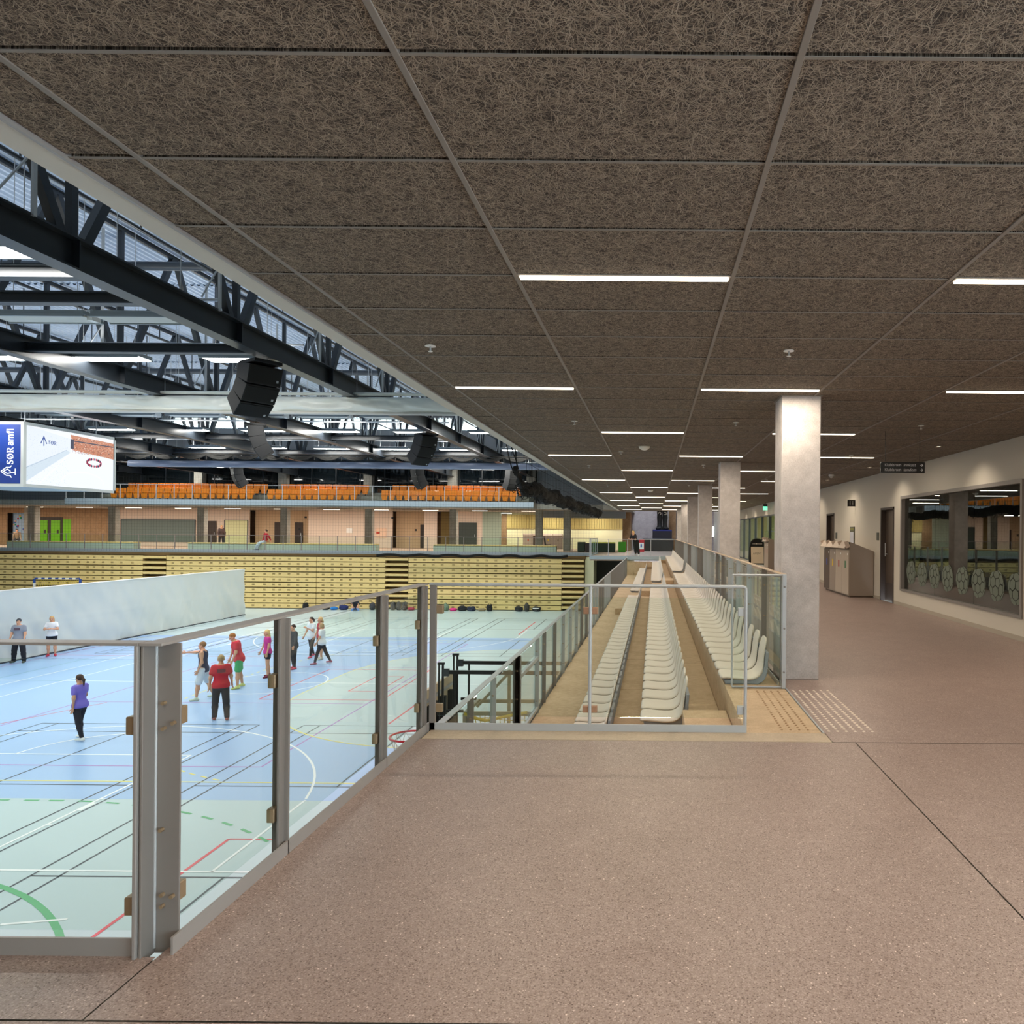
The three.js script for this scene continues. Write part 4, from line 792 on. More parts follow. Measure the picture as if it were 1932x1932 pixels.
// ---------- far gallery: back wall, columns, benches ----------
{
  const D = 59.5, G = structGroup('wall_gallery');
  const px = (p) => (p - 1235) * D / 1330, seg = (a, b, m, y0 = 0, y1 = 3.12, dd = 0) => mesh('wall_panel', box(px(a), px(b), y0, y1, D + dd, D + dd + 0.15), m, G);
  const dark = std('#3f4540', 0.2), glassGrey = std('#6f7c78', 0.15), lit = std('#d3d6a6', 0.8), tan = M.galleryTan, pink = M.gallery, conc = M.warmConcrete;
  seg(-60, 12, conc); seg(12, 45, std('#a8bfd6', 0.7), 0, 2.7, 0.6); seg(12, 45, conc, 2.7, 3.12); seg(45, 70, M.slabConcrete); seg(70, 136, conc); seg(136, 226, conc, 0, 3.12, -0.1);
  seg(226, 372, pink); seg(372, 392, M.slabConcrete); seg(392, 420, pink); seg(420, 470, pink); seg(470, 584, tan, 0, 3.12, 0.9); seg(584, 692, pink, 0, 3.12, -0.2); seg(692, 740, pink); seg(740, 800, tan, 0, 3.12, 0.9); seg(800, 824, pink); seg(824, 850, std('#8c7a4c', 0.9), 0, 3.12, 1.2); seg(850, 910, pink); seg(910, 945, std('#9fb1a0', 0.4)); seg(945, 1200, M.galleryYellow, 0, 3.12, 2.4);
  mesh('backing', box(-58.3, -2.3, 0, 3.12, 62, 62.2), conc, G); const planks = []; for (let x = px(945); x < px(1195); x += 0.22) planks.push(box(x, x + 0.2, 1.75, 2.95, D + 2.3, D + 2.4)); mesh('plank', planks, std('#b39f62', 0.9), G).userData.kind = 'stuff';
  const panel = (name, label, cat, a, b, y0, y1, m, dd = -0.05) => tag(mesh(name, box(px(a), px(b), y0, y1, D + dd - 0.04, D + dd), m), label, cat);
  { // double green door
    const t = thing('green_door', 'green glazed double door in the far gallery wall', 'door', [0, 0, 0]);
    mesh('door_frame', box(px(70), px(119), 0, 2.35, D - 0.06, D - 0.01), M.doorDark, t); for (const [a, b] of [[74, 91], [98, 115]]) { const p = mesh('door_leaf', box(px(a), px(b), 0.1, 2.1, D - 0.1, D - 0.06), M.greenDoor, t); mesh('handle', box(px((a + b) / 2 + 3), px((a + b) / 2 + 6), 1.0, 1.3, D - 0.13, D - 0.1), M.doorDark, p); }
    mesh('side_panel', box(px(120), px(136), 0, 2.2, D - 0.08, D - 0.01), M.greenDoor, t);
  }
  { const t = thing('climbing_wall', 'pale blue climbing wall with coloured holds at the far left', 'climbing wall', [0, 0, 0]);
    mesh('board', box(px(14), px(44), 0, 2.7, D + 0.5, D + 0.58), std('#9db7d0', 0.7), t); seed = 5;
    for (let i = 0; i < 16; i++) mesh('hold', new THREE.SphereGeometry(rr(0.05, 0.09), 6, 5).translate(px(rr(16, 42)), rr(0.9, 2.6), -(D + 0.48)), std(['#d23a4f', '#2f6fc0', '#e2c54a', '#2b9c74', '#e4b79c'][i % 5], 0.6), t); }
  const win = (label, a, b, y0, y1, m) => { const t = thing('gallery_window', label, 'window', [0, 0, 0]); mesh('pane', box(px(a), px(b), y0, y1, D - 0.05, D - 0.02), m, t); mesh('frame', [box(px(a) - 0.05, px(b) + 0.05, y1, y1 + 0.06, D - 0.08, D), box(px(a) - 0.06, px(a), y0, y1, D - 0.08, D), box(px(b), px(b) + 0.06, y0, y1, D - 0.08, D)], M.steelMid, t); };
  win('wide dark window with a ball decal in the far gallery', 230, 368, 0.35, 2.2, glassGrey); win('narrow window with a pale interior in the far gallery', 425, 467, 0.25, 2.2, lit);
  const gdoor = (label, a, b, y1, dd, m = M.doorDark) => { const t = thing('gallery_door', label, 'door', [0, 0, 0]); mesh('leaf', box(px(a), px(b), 0, y1, D + dd - 0.07, D + dd - 0.02), m, t); mesh('handle', box(px(b) - 0.18, px(b) - 0.12, 0.95, 1.2, D + dd - 0.1, D + dd - 0.07), M.galvPale, t); };
  gdoor('dark framed door with a round sticker in the far gallery', 389, 409, 2.15, -0.02); gdoor('wide dark door behind the seated red figure', 508, 531, 2.1, 0.88); gdoor('narrow dark door right of a far gallery column', 547, 562, 2.1, 0.88); gdoor('dark door in the recess with the netting before it', 787, 800, 2.0, 0.88); gdoor('dark roller shutter in the far gallery', 866, 900, 2.2, -0.02, dark);
  panel('wall_notice', 'small framed notice on the pink far gallery wall', 'notice', 656, 667, 1.25, 1.65, M.white, -0.22);
  panel('wall_box', 'pale wall cabinet with red mark in the far gallery', 'cabinet', 710, 729, 0.85, 1.7, std('#e8c8ae', 0.8), -0.02); panel('red_sign', 'small red sign on the pale far gallery cabinet', 'sign', 711, 717, 1.2, 1.36, std('#b8402c', 0.6), -0.08);
  for (const [i, p] of [578, 741].entries()) panel('wall_speaker', `small black wall speaker, ${i ? 'right' : 'left'} of the two in the far gallery`, 'loudspeaker', p, p + 4, 2.45, 2.6, M.black, -0.3);
  for (const [i, p] of [564, 783].entries()) panel('door_plate', `small black door plate, ${i ? 'right' : 'left'} of the two in the far gallery`, 'sign', p, p + 3.5, 1.45, 1.62, M.black, -0.01);
  // columns
  [64, 215, 382, 538, 697, 856, 1017, 1070].forEach((p, i) => { const c = thing('concrete_column', `concrete column of the lower far gallery, ${ordinal(i + 1)} from the left`, 'column', [(p - 1235) * 54 / 1330, 0, 54], 0, 'columns of the far gallery'); mesh('shaft', box(-0.26, 0.26, 0, 3.12, -0.25, 0.25), M.slabConcrete, c); });
  // concrete benches with wooden tops behind the railing
  for (const [i, [a, b]] of [[20, 258], [360, 712], [820, 1050]].entries()) {
    const bx = (p) => (p - 1235) * 51 / 1330, t = thing('gallery_bench', `${['left', 'middle', 'right'][i]} concrete bench with yellow wooden top on the far gallery`, 'bench', [0, 0, 0]);
    mesh('base', box(bx(a), bx(b), 0, 0.42, 50.7, 51.4), std('#b4c2b4', 0.8), t); const L = (bx(b) - bx(a)) / Math.round((bx(b) - bx(a)) / 3.4); for (let x = bx(a); x < bx(b) - 0.5; x += L) mesh('seat_board', rbox(x + 0.02, x + L - 0.02, 0.42, 0.5, 50.66, 51.44, 0.01), M.pine, t);
  }
  // warm lights below the upper slab
  for (let i = 0; i < 14; i++) {
    const x = -56.7 + i * 3.9, t = thing('gallery_lamp', `warm lamp under the upper gallery, ${ordinal(i + 1)} from the left`, 'lamp', [x, 3.1, 55.6], 0, 'lamps under the upper gallery');
    mesh('housing', box(-0.65, 0.65, 0, 0.05, -0.1, 0.1), M.housing, t); mesh('diffuser', box(-0.6, 0.6, -0.02, 0.0, -0.08, 0.08), M.lampWarm, t); areaLight(t, 0, -0.03, 0, 1.2, 0.3, lin(1, 0.9, 0.78), 130);
  }
  for (const [i, [x, d]] of [[-13, 60.5], [-9, 60.5], [-5, 60.5]].entries()) { const t = thing('bright_lamp', `bright white lamp before the yellow wall, ${ordinal(i + 1)} from the left`, 'lamp', [x, 3.05, d]); mesh('housing', box(-0.75, 0.75, 0.0, 0.06, -0.15, 0.15), M.housing, t); mesh('diffuser', box(-0.7, 0.7, -0.02, 0.0, -0.12, 0.12), M.lampHall, t); areaLight(t, 0, -0.03, 0, 1.4, 0.24, lin(1, 0.97, 0.84), 75); }
  for (let i = 0; i < 3; i++) { const t = thing('upper_gallery_lamp', `lamp over the orange seats, ${ordinal(i + 1)} from the left`, 'lamp', [-36 + i * 11, 6.5, 52.9], 0, 'lamps over the orange seats'); mesh('housing', box(-1, 1, 0, 0.08, -0.2, 0.2), M.housing, t); mesh('diffuser', box(-0.95, 0.95, -0.02, 0, -0.18, 0.18), M.lampHall, t); mesh('suspension', [rod(V(-0.6, 0.08, 0), V(-0.6, 4.0, 0), 0.01, 5), rod(V(0.6, 0.08, 0), V(0.6, 4.0, 0), 0.01, 5)], M.galvPale, t); areaLight(t, 0, -0.03, 0, 1.9, 0.36, HALL_TINT, 75); }
}
// ---------- far end of the walkway ----------
struct('wall_far_end', [box(-2.35, 1.75, 0, 10.75, 60, 60.2), box(1.75, 4.6, 0, 10.75, 62, 62.2), box(4.6, 5.36, 0, 1.15, 62, 62.2), box(4.6, 5.36, 2.05, 10.75, 62, 62.2), box(1.7, 1.8, 0, 10.75, 60, 62)], M.statueWall);
struct('wall_far_pier', [box(-2.6, -1.95, 0, 3.12, 57, 60.2), box(1.2, 1.75, 0, 10.7, 58.5, 60), box(-2.6, -2.35, 3.12, 10.75, 46, 62)], M.warmConcrete);
{ const w = structGroup('window_6'); mesh('pane', box(4.6, 5.2, 1.15, 2.05, 62.05, 62.06), M.glass, w); mesh('window_frame', [box(4.96, 5.0, 1.15, 2.05, 62.03, 62.1), box(4.6, 5.2, 1.15, 1.18, 62.03, 62.1)], M.white, w); }

// ---------- people ----------
// A small surface mesher: samples a signed distance on a grid and joins the crossings (naive surface nets).
function surface(sdf, lo, hi, h) {
  const nx = Math.ceil((hi[0] - lo[0]) / h) + 1, ny = Math.ceil((hi[1] - lo[1]) / h) + 1, nz = Math.ceil((hi[2] - lo[2]) / h) + 1, f = new Float32Array(nx * ny * nz), at = (i, j, k) => (k * ny + j) * nx + i;
  for (let k = 0; k < nz; k++) for (let j = 0; j < ny; j++) for (let i = 0; i < nx; i++) f[at(i, j, k)] = sdf(lo[0] + i * h, lo[1] + j * h, lo[2] + k * h);
  const id = new Int32Array(nx * ny * nz).fill(-1), pos = [], idx = [];
  for (let k = 0; k < nz - 1; k++) for (let j = 0; j < ny - 1; j++) for (let i = 0; i < nx - 1; i++) {
    let n = 0, x = 0, y = 0, z = 0, m = 0; const v = [];
    for (let c = 0; c < 8; c++) { v[c] = f[at(i + (c & 1), j + ((c >> 1) & 1), k + (c >> 2))]; if (v[c] < 0) m++; }
    if (!m || m === 8) continue;
    for (let c = 0; c < 8; c++) for (const b of [1, 2, 4]) if (!(c & b)) { const e = c | b; if ((v[c] < 0) !== (v[e] < 0)) { const t = v[c] / (v[c] - v[e]); x += (c & 1) + (b === 1 ? t : 0); y += ((c >> 1) & 1) + (b === 2 ? t : 0); z += (c >> 2) + (b === 4 ? t : 0); n++; } }
    id[at(i, j, k)] = pos.length / 3; pos.push(lo[0] + (i + x / n) * h, lo[1] + (j + y / n) * h, lo[2] + (k + z / n) * h);
  }
  const q = (a, b, c, d, flip) => { if (a < 0 || b < 0 || c < 0 || d < 0) return; flip ? idx.push(a, c, b, b, c, d) : idx.push(a, b, c, b, d, c); };
  for (let k = 1; k < nz - 1; k++) for (let j = 1; j < ny - 1; j++) for (let i = 1; i < nx - 1; i++) {
    const s = f[at(i, j, k)] < 0;
    if (s !== f[at(i + 1, j, k)] < 0) q(id[at(i, j - 1, k - 1)], id[at(i, j, k - 1)], id[at(i, j - 1, k)], id[at(i, j, k)], !s);
    if (s !== f[at(i, j + 1, k)] < 0) q(id[at(i - 1, j, k - 1)], id[at(i - 1, j, k)], id[at(i, j, k - 1)], id[at(i, j, k)], !s);
    if (s !== f[at(i, j, k + 1)] < 0) q(id[at(i - 1, j - 1, k)], id[at(i, j - 1, k)], id[at(i - 1, j, k)], id[at(i, j, k)], !s);
  }
  const g = new THREE.BufferGeometry(); g.setAttribute('position', new THREE.Float32BufferAttribute(pos, 3)); g.setIndex(idx); g.computeVertexNormals(); return g;
}
const capsule = (a, b, ra, rb) => { const dx = b.x - a.x, dy = b.y - a.y, dz = b.z - a.z, L = dx * dx + dy * dy + dz * dz || 1e-9; return (x, y, z) => { const px = x - a.x, py = y - a.y, pz = z - a.z; let t = (px * dx + py * dy + pz * dz) / L; t = t < 0 ? 0 : t > 1 ? 1 : t; return Math.hypot(px - dx * t, py - dy * t, pz - dz * t) - (ra + (rb - ra) * t); }; };
const ellip = (c, r, rot) => { const inv = rot ? rot.clone().invert() : null, p = new THREE.Vector3(); return (x, y, z) => { p.set(x - c.x, y - c.y, z - c.z); if (inv) p.applyQuaternion(inv); const k = Math.hypot(p.x / r[0], p.y / r[1], p.z / r[2]); return (k - 1) * Math.min(...r); }; };
const blend = (list, k) => (x, y, z) => { let d = list[0](x, y, z); for (let i = 1; i < list.length; i++) { const e = list[i](x, y, z), h = Math.max(k - Math.abs(d - e), 0) / k; d = Math.min(d, e) - h * h * k * 0.25; } return d; };
const bounds = (pts, r) => { const b = new THREE.Box3().setFromPoints(pts).expandByScalar(r); return [b.min.toArray(), b.max.toArray()]; };
const rad = (a) => a * Math.PI / 180;
// o.legs / o.arms: [forward, out, bend] in degrees for left and right; the figure faces +z, its left is +x.
function person(o) {
  const S = (o.h ?? 1.72) / 1.75, Vv = (x, y, z) => new THREE.Vector3(x, y, z), lean = rad(o.lean ?? 0), f = o.female ? 0.92 : 1;
  const hip = Vv(0, 0, 0), spine = Vv(0, Math.cos(lean), Math.sin(lean)), fwd = Vv(0, -Math.sin(lean), Math.cos(lean));
  const J = { hip, waist: spine.clone().multiplyScalar(0.2), chest: spine.clone().multiplyScalar(0.4), neck: spine.clone().multiplyScalar(0.57) };
  const hl = rad((o.lean ?? 0) * 0.4 + (o.nod ?? 4)), hd = Vv(Math.sin(rad(o.tilt ?? 0)), Math.cos(hl), Math.sin(hl)).normalize();
  J.head = J.neck.clone().addScaledVector(hd, 0.135).add(Vv(0, 0, 0.02));
  const dirOf = (fw, out, s) => Vv(s * Math.sin(rad(out)), -Math.cos(rad(out)) * Math.cos(rad(fw)), Math.cos(rad(out)) * Math.sin(rad(fw)));
  const side = ['L', 'R'];
  side.forEach((n, i) => {
    const s = i ? -1 : 1, [lf, lo, lb] = o.legs?.[i] ?? [2, 4, 3], h = Vv(s * 0.095, -0.03, 0), t = dirOf(lf, lo, s), sh = dirOf(lf - lb, lo * 0.6, s);
    J['h' + n] = h; J['k' + n] = h.clone().addScaledVector(t, 0.43); J['a' + n] = J['k' + n].clone().addScaledVector(sh, 0.42);
    const [af, ao, ab, ain = 0] = o.arms?.[i] ?? [6, 9, 18], q = J.neck.clone().addScaledVector(spine, -0.06).add(Vv(s * 0.185 * f, 0, 0)), u = dirOf(af, ao, s), w = dirOf(af + ab, ao * 0.5 - ain, s);
    J['s' + n] = q; J['e' + n] = q.clone().addScaledVector(u, 0.29); J['w' + n] = J['e' + n].clone().addScaledVector(w, 0.25); J['wd' + n] = w;
  });
  const foot = (n) => { const a = J['a' + n], s = n === 'L' ? 1 : -1, knee = J['k' + n], sh = a.clone().sub(knee).normalize(); const up = Math.max(0, -sh.z); return { heel: a.clone().add(Vv(0, -0.05, -0.045)), toe: a.clone().add(Vv(s * 0.03, -0.058 - (o.tip ?? 0) * up * 0.12, 0.15)) }; };
  const low = o.sit ? null : Math.min(...side.map((n) => J['a' + n].y)) - 0.085;
  const lift = o.sit ? o.sit / S : -low;
  for (const k in J) if (!k.startsWith('wd')) J[k].y += lift;
  const c = capsule, g = {};
  const torso = [ellip(J.hip.clone().add(Vv(0, 0.02, -0.01)), [0.165 * (o.female ? 1.02 : 0.96), 0.13, 0.115]), ellip(J.waist, [0.132 * f, 0.15, 0.098]), ellip(J.chest.clone().add(Vv(0, 0.02, 0)), [0.17 * f, 0.17, 0.112]), c(J.sL.clone().lerp(J.sR, 0.16), J.sR.clone().lerp(J.sL, 0.16), 0.054, 0.054)];
  const arm = (n) => [c(J['s' + n], J['e' + n], 0.054 * f, 0.041 * f), c(J['e' + n], J['w' + n], 0.040 * f, 0.027 * f)];
  const leg = (n) => [c(J['h' + n], J['k' + n], 0.088, 0.058), c(J['k' + n], J['k' + n].clone().lerp(J['a' + n], 0.35), 0.055, 0.057), c(J['k' + n].clone().lerp(J['a' + n], 0.35), J['a' + n], 0.057, 0.036)];
  const all = [...torso, c(J.neck.clone().addScaledVector(spine, -0.03), J.head, 0.055, 0.05), ...arm('L'), ...arm('R'), ...leg('L'), ...leg('R')];
  const pts = Object.entries(J).filter(([k]) => !k.startsWith('wd')).map((e) => e[1]);
  const [lo, hi] = bounds(pts, 0.16), body = surface(blend(all, 0.05), lo, hi, 0.021);
  // head with nose, ears and chin
  const q = new THREE.Quaternion().setFromEuler(new THREE.Euler(hl, rad(o.look ?? 0), -rad(o.tilt ?? 0))), H = (x, y, z) => Vv(x, y, z).applyQuaternion(q).add(J.head);
  const headF = blend([ellip(H(0, 0.035, -0.012), [0.074, 0.092, 0.092], q), ellip(H(0, -0.035, 0.02), [0.057, 0.075, 0.066], q), c(H(0, 0.012, 0.086), H(0, -0.018, 0.104), 0.011, 0.016), c(H(0, -0.092, 0.058), H(0, -0.088, 0.066), 0.02, 0.02), c(H(0.078, 0.01, -0.01), H(0.077, -0.02, -0.006), 0.016, 0.012), c(H(-0.078, 0.01, -0.01), H(-0.077, -0.02, -0.006), 0.016, 0.012)], 0.022);
  const [a0, a1] = bounds([J.head], 0.15), head = surface(headF, a0, a1, 0.0115);
  const hands = side.map((n) => {
    const s = n === 'L' ? 1 : -1, w = J['w' + n], d = J['wd' + n].clone().normalize(), across = Vv(0, 0, 1).addScaledVector(d, -d.z); if (across.length() < 0.3) across.set(0, 1, 0).addScaledVector(d, -d.y); across.normalize();
    const nrm = d.clone().cross(across).normalize(), P = (u, v, t) => w.clone().addScaledVector(d, u).addScaledVector(across, v).addScaledVector(nrm, t * s), fl = [];
    for (const [v, L] of [[0.030, 0.068], [0.011, 0.078], [-0.009, 0.072], [-0.028, 0.056]]) fl.push(c(P(0.088, v, 0), P(0.088 + L * 0.5, v * 1.15, -0.008), 0.0095, 0.009), c(P(0.088 + L * 0.5, v * 1.15, -0.008), P(0.088 + L * 0.92, v * 1.15, -0.028), 0.009, 0.0078));
    fl.push(c(P(0.03, 0.03, 0), P(0.065, 0.058, -0.012), 0.0125, 0.0105), c(P(0.065, 0.058, -0.012), P(0.095, 0.062, -0.022), 0.0105, 0.009));
    const palm = [c(P(0, 0, 0), P(0.03, 0, 0), 0.026, 0.026), c(P(0.04, 0.02, 0), P(0.085, 0.024, 0), 0.017, 0.0145), c(P(0.04, 0, 0), P(0.085, 0.002, 0), 0.018, 0.015), c(P(0.04, -0.016, 0), P(0.082, -0.022, 0), 0.017, 0.014)];
    const palmF = blend(palm, 0.02), fingers = fl, F = (x, y, z) => { let m = palmF(x, y, z); for (const e of fingers) { const k = e(x, y, z), hh = Math.max(0.006 - Math.abs(m - k), 0) / 0.006; m = Math.min(m, k) - hh * hh * 0.0015; } return m; };
    const [b0, b1] = bounds([w, P(0.18, 0, 0), P(0.1, 0.07, 0), P(0.1, -0.05, 0), P(0.1, 0, -0.04)], 0.035); return surface(F, b0, b1, 0.0062);
  });
  const t = thing('person', o.label, 'person', [o.x, o.y ?? HALL_Y + 0.006, o.d], o.turn ?? 0); t.scale.setScalar(S);
  mesh('body', [body, head, ...hands], std(o.skin ?? '#d6a07e', 0.6), t);
  const e = [], br = []; for (const s of [-1, 1]) { e.push(new THREE.SphereGeometry(0.0105, 8, 6).translate(...H(s * 0.031, 0.006, 0.076).toArray())); br.push(rod(H(s * 0.018, 0.028, 0.081), H(s * 0.044, 0.029, 0.07), 0.004, 5)); }
  mesh('eyes', e, std('#2c241f', 0.3), t); mesh('mouth', rod(H(-0.02, -0.055, 0.08), H(0.02, -0.055, 0.08), 0.0055, 6), std('#a85a50', 0.6), t);
  // hair
  const hs = o.hair ?? {}, hairCap = ellip(H(0, 0.048, -0.022), [0.084, 0.092, 0.098], q), cutF = (x, y, z) => { const p = Vv(x, y, z).sub(J.head).applyQuaternion(q.clone().invert()); return Math.max(hairCap(x, y, z), (p.z - 0.03) - Math.max(0, p.y - 0.045) * 1.4, -p.y - 0.03 - Math.max(0, -p.z) * 0.55); };
  const hp = [cutF]; if (hs.tail) hp.push(c(H(0, 0.05, -0.11), H(0, -0.02, -0.155), 0.03, 0.036), c(H(0, -0.02, -0.155), H(0, -hs.tail, -0.15), 0.036, 0.016)); if (hs.long) for (const v of [-0.045, 0, 0.045]) hp.push(c(H(v, 0, -0.06), H(v * 1.2, -hs.long, -0.11), 0.046, 0.026)); if (hs.bob) hp.push(ellip(H(0, 0.0, -0.03), [0.094, 0.1, 0.088], q)); 
  if (hs.cap) { hp.push(c(H(0, 0.07, 0.04), H(0, 0.06, 0.13), 0.022, 0.014)); }
  const [h0, h1] = bounds([J.head, H(0, -(hs.long ?? hs.tail ?? 0.05), -0.15)], 0.16); mesh(hs.cap ? 'cap' : 'hair', surface(blend(hp, 0.02), h0, h1, 0.0125), std(hs.color ?? '#5a3b26', 0.8), t);
  // clothes: the same bones, a little thicker, cut at neckline, cuffs and hems
  if (o.top) {
    const sl = o.top.sleeve ?? 0.55, loose = o.top.loose ?? 0.02, sg = torso.map((fn, q) => (x, y, z) => fn(x, y, z) - (q === 0 ? loose + 0.012 : q === 3 ? 0.008 : loose));
    sg.push(ellip(J.hip.clone().add(Vv(0, -0.05, -0.01)), [0.178 + loose * 0.6, 0.16, 0.14 + loose * 0.6]));
    for (const n of side) { if (sl > 0) sg.push(c(J['s' + n], J['s' + n].clone().lerp(J['e' + n], Math.min(1, sl)), 0.059 * f, 0.053 * f + loose * 0.5)); if (sl > 1) sg.push(c(J['e' + n], J['e' + n].clone().lerp(J['w' + n], sl - 1), 0.052 * f, 0.042 * f)); }
    const F = blend(sg, 0.045), hem = J.hip.y - (o.top.hem ?? 0.06), nk = J.neck.clone().addScaledVector(spine, -0.005), tank = sl === 0;
    const cut = (x, y, z) => { const up = (x - nk.x) * spine.x + (y - nk.y) * spine.y + (z - nk.z) * spine.z; let v = Math.max(F(x, y, z), hem - y, up - 0.005 - (tank ? 0 : Math.max(0, Math.abs(x) - 0.08) * 0.3)); if (tank) v = Math.max(v, Math.abs(x) - 0.15, Math.min(up + 0.05, 0.07 - Math.abs(x)) > 0 ? 0.01 : -1); if (o.top.crop) v = Math.max(v, 0); return v; };
    const [b0, b1] = bounds([J.hip, J.neck, J.sL, J.sR, J.eL, J.eR, J.wL, J.wR], 0.24); mesh('shirt', surface(cut, b0, b1, 0.02), std(o.top.color, 0.85), t);
    if (o.top.print) { const y = J.chest.y + 0.02; mesh('shirt_print', new THREE.BoxGeometry(0.2, 0.1, 0.01).translate(0, y, (o.top.print.back ? -1 : 1) * 0.142 + J.chest.z), std(o.top.print.color, 0.8), t); }
  }
  if (o.bottom) {
    const len = o.bottom.len ?? 2, loose = o.bottom.loose ?? 0.014, sg = [ellip(J.hip.clone().add(Vv(0, 0.01, -0.01)), [0.168 + loose, 0.145, 0.12 + loose])];
    for (const n of side) { const k = J['k' + n], a = J['a' + n]; sg.push(c(J['h' + n], J['h' + n].clone().lerp(k, Math.min(1, len)), 0.09 + loose, 0.062 + loose * (len < 1 ? 2.2 : 1.2))); if (len > 1) { const m = k.clone().lerp(a, 0.35); sg.push(c(k, m, 0.058 + loose, 0.06 + loose), c(m, k.clone().lerp(a, Math.min(len - 1, 0.98)), 0.06 + loose, 0.040 + loose * 1.3)); } }
    const F = blend(sg, 0.03), top = J.hip.y + (o.top ? 0.05 : 0.1); const [b0, b1] = bounds([J.hip, J.kL, J.kR, J.aL, J.aR, J.hL, J.hR], 0.22);
    mesh(o.bottom.name ?? (len > 1.2 ? 'trousers' : 'shorts'), surface((x, y, z) => Math.max(F(x, y, z), y - top), b0, b1, 0.02), std(o.bottom.color, 0.85), t);
  }
  for (const n of side) { const ft = foot(n); const F = blend([c(ft.heel, ft.toe, 0.043, 0.036), c(J['a' + n].clone().add(Vv(0, 0.0, 0)), J['a' + n].clone().add(Vv(0, -0.04, 0.02)), 0.044, 0.047)], 0.03), fy = J['a' + n].y - 0.085, [b0, b1] = bounds([ft.heel, ft.toe, J['a' + n]], 0.07); mesh('shoe', surface((x, y, z) => Math.max(F(x, y, z), fy - y), b0, b1, 0.014), std(o.shoes ?? '#dddddd', 0.6), t); }
  return t;
}
const back = Math.PI, leftw = -1.05;   // turn: 0 faces the near end of the hall, pi faces away, -pi/2 faces left
person({ x: -14.88, d: 18.3, turn: leftw - 0.75, h: 1.66, female: true, label: 'person in purple shirt and black tights walking on the blue court', legs: [[-14, 3, 6], [20, 3, 22]], arms: [[-12, 8, 14], [14, 8, 20]], top: { color: '#8474d4' }, bottom: { color: '#23222b', loose: 0.006 }, shoes: '#e6e6e0', hair: { color: '#4a3328', tail: 0.17 } });
person({ x: -25.75, d: 28.6, turn: 0.25, h: 1.74, label: 'person in grey shirt and black trousers standing by the white divider', legs: [[3, 8, 4], [-2, 9, 3]], top: { color: '#8b909b', loose: 0.03, print: { color: '#5d4a56' } }, bottom: { color: '#17171f', loose: 0.025 }, shoes: '#4b5046', hair: { color: '#41454c', cap: 1 } });
person({ x: -25.7, d: 30.1, turn: 0.5, h: 1.66, female: true, label: 'person in white shirt and black shorts with folded arms by the divider', legs: [[2, 3, 3], [-2, 3, 3]], arms: [[28, 12, 78, 62], [28, 12, 78, 62]], top: { color: '#eceef0' }, bottom: { color: '#1c1d26', len: 0.4 }, shoes: '#c02342', hair: { color: '#c9a36e', long: 0.16 } });
person({ x: -14.5, d: 22.7, turn: leftw - 0.25, h: 1.82, label: 'person in navy tank top pointing left beside the man in red', legs: [[12, 5, 6], [-14, 5, 6]], arms: [[-6, 8, 28], [84, 6, 6]], top: { color: '#272c4b', sleeve: 0, hem: 0.1 }, bottom: { color: '#dfe5ea', len: 0.85, loose: 0.02 }, shoes: '#c6d3c0', hair: { color: '#8d6a44' } });
person({ x: -12.45, d: 20.3, turn: back + 0.6, h: 1.82, label: 'person in red shirt and dark trousers seen from behind', legs: [[10, 4, 8], [-8, 4, 5]], arms: [[-4, 12, 14], [6, 12, 16]], top: { color: '#c81f34', loose: 0.032, print: { color: '#6e2436', back: true } }, bottom: { color: '#2b2f36', loose: 0.02 }, shoes: '#8c4a44', hair: { color: '#b8996c' } });
person({ x: -14.35, d: 24.4, turn: leftw + 0.25, h: 1.88, lean: 12, nod: 18, label: 'tall person in red shirt and green shorts looking down', legs: [[8, 4, 6], [-8, 4, 3]], arms: [[8, 8, 14], [4, 8, 12]], top: { color: '#d02c3f', loose: 0.03, hem: 0.12 }, bottom: { color: '#2fa561', len: 0.75, loose: 0.022 }, shoes: '#d4dc86', hair: { color: '#a06a35' } });
person({ x: -14.35, d: 26.2, turn: leftw + 0.3, h: 1.72, female: true, label: 'person with long blond hair in pink top and black shorts', legs: [[4, 3, 4], [-6, 3, 4]], arms: [[4, 8, 12], [10, 10, 14]], top: { color: '#cf3a90', sleeve: 0.45, loose: 0.012 }, bottom: { color: '#2c2730', len: 0.42 }, shoes: '#7c2440', hair: { color: '#d9bd7c', long: 0.34 } });
person({ x: -14.2, d: 27.8, turn: leftw + 0.5, h: 1.7, female: true, label: 'person in dark jacket and black tights half behind a railing post', legs: [[4, 3, 4], [-4, 3, 4]], top: { color: '#34383f', sleeve: 1.9, loose: 0.03, hem: 0.16 }, bottom: { color: '#1c1f27', loose: 0.006 }, shoes: '#d2475c', hair: { color: '#3a2c22' } });
person({ x: -14.75, d: 30.4, turn: leftw + 0.7, h: 1.7, female: true, label: 'person with dark hair in white shirt, left of a group of three', legs: [[16, 3, 6], [-10, 3, 14]], arms: [[30, 6, 95, 30], [6, 14, 20]], top: { color: '#e6ebef', hem: 0.16, loose: 0.026 }, bottom: { color: '#232229', loose: 0.006 }, shoes: '#d0566e', hair: { color: '#35281f', tail: 0.12 } });
person({ x: -14.15, d: 29.95, turn: leftw + 0.4, h: 1.74, female: true, label: 'person in red and dark shirt in the middle of a group of three', legs: [[4, 3, 4], [-4, 3, 4]], top: { color: '#b3283c' }, bottom: { color: '#35302f', len: 0.9, loose: 0.025 }, shoes: '#c9c2b4', hair: { color: '#cfae74', long: 0.1 } });
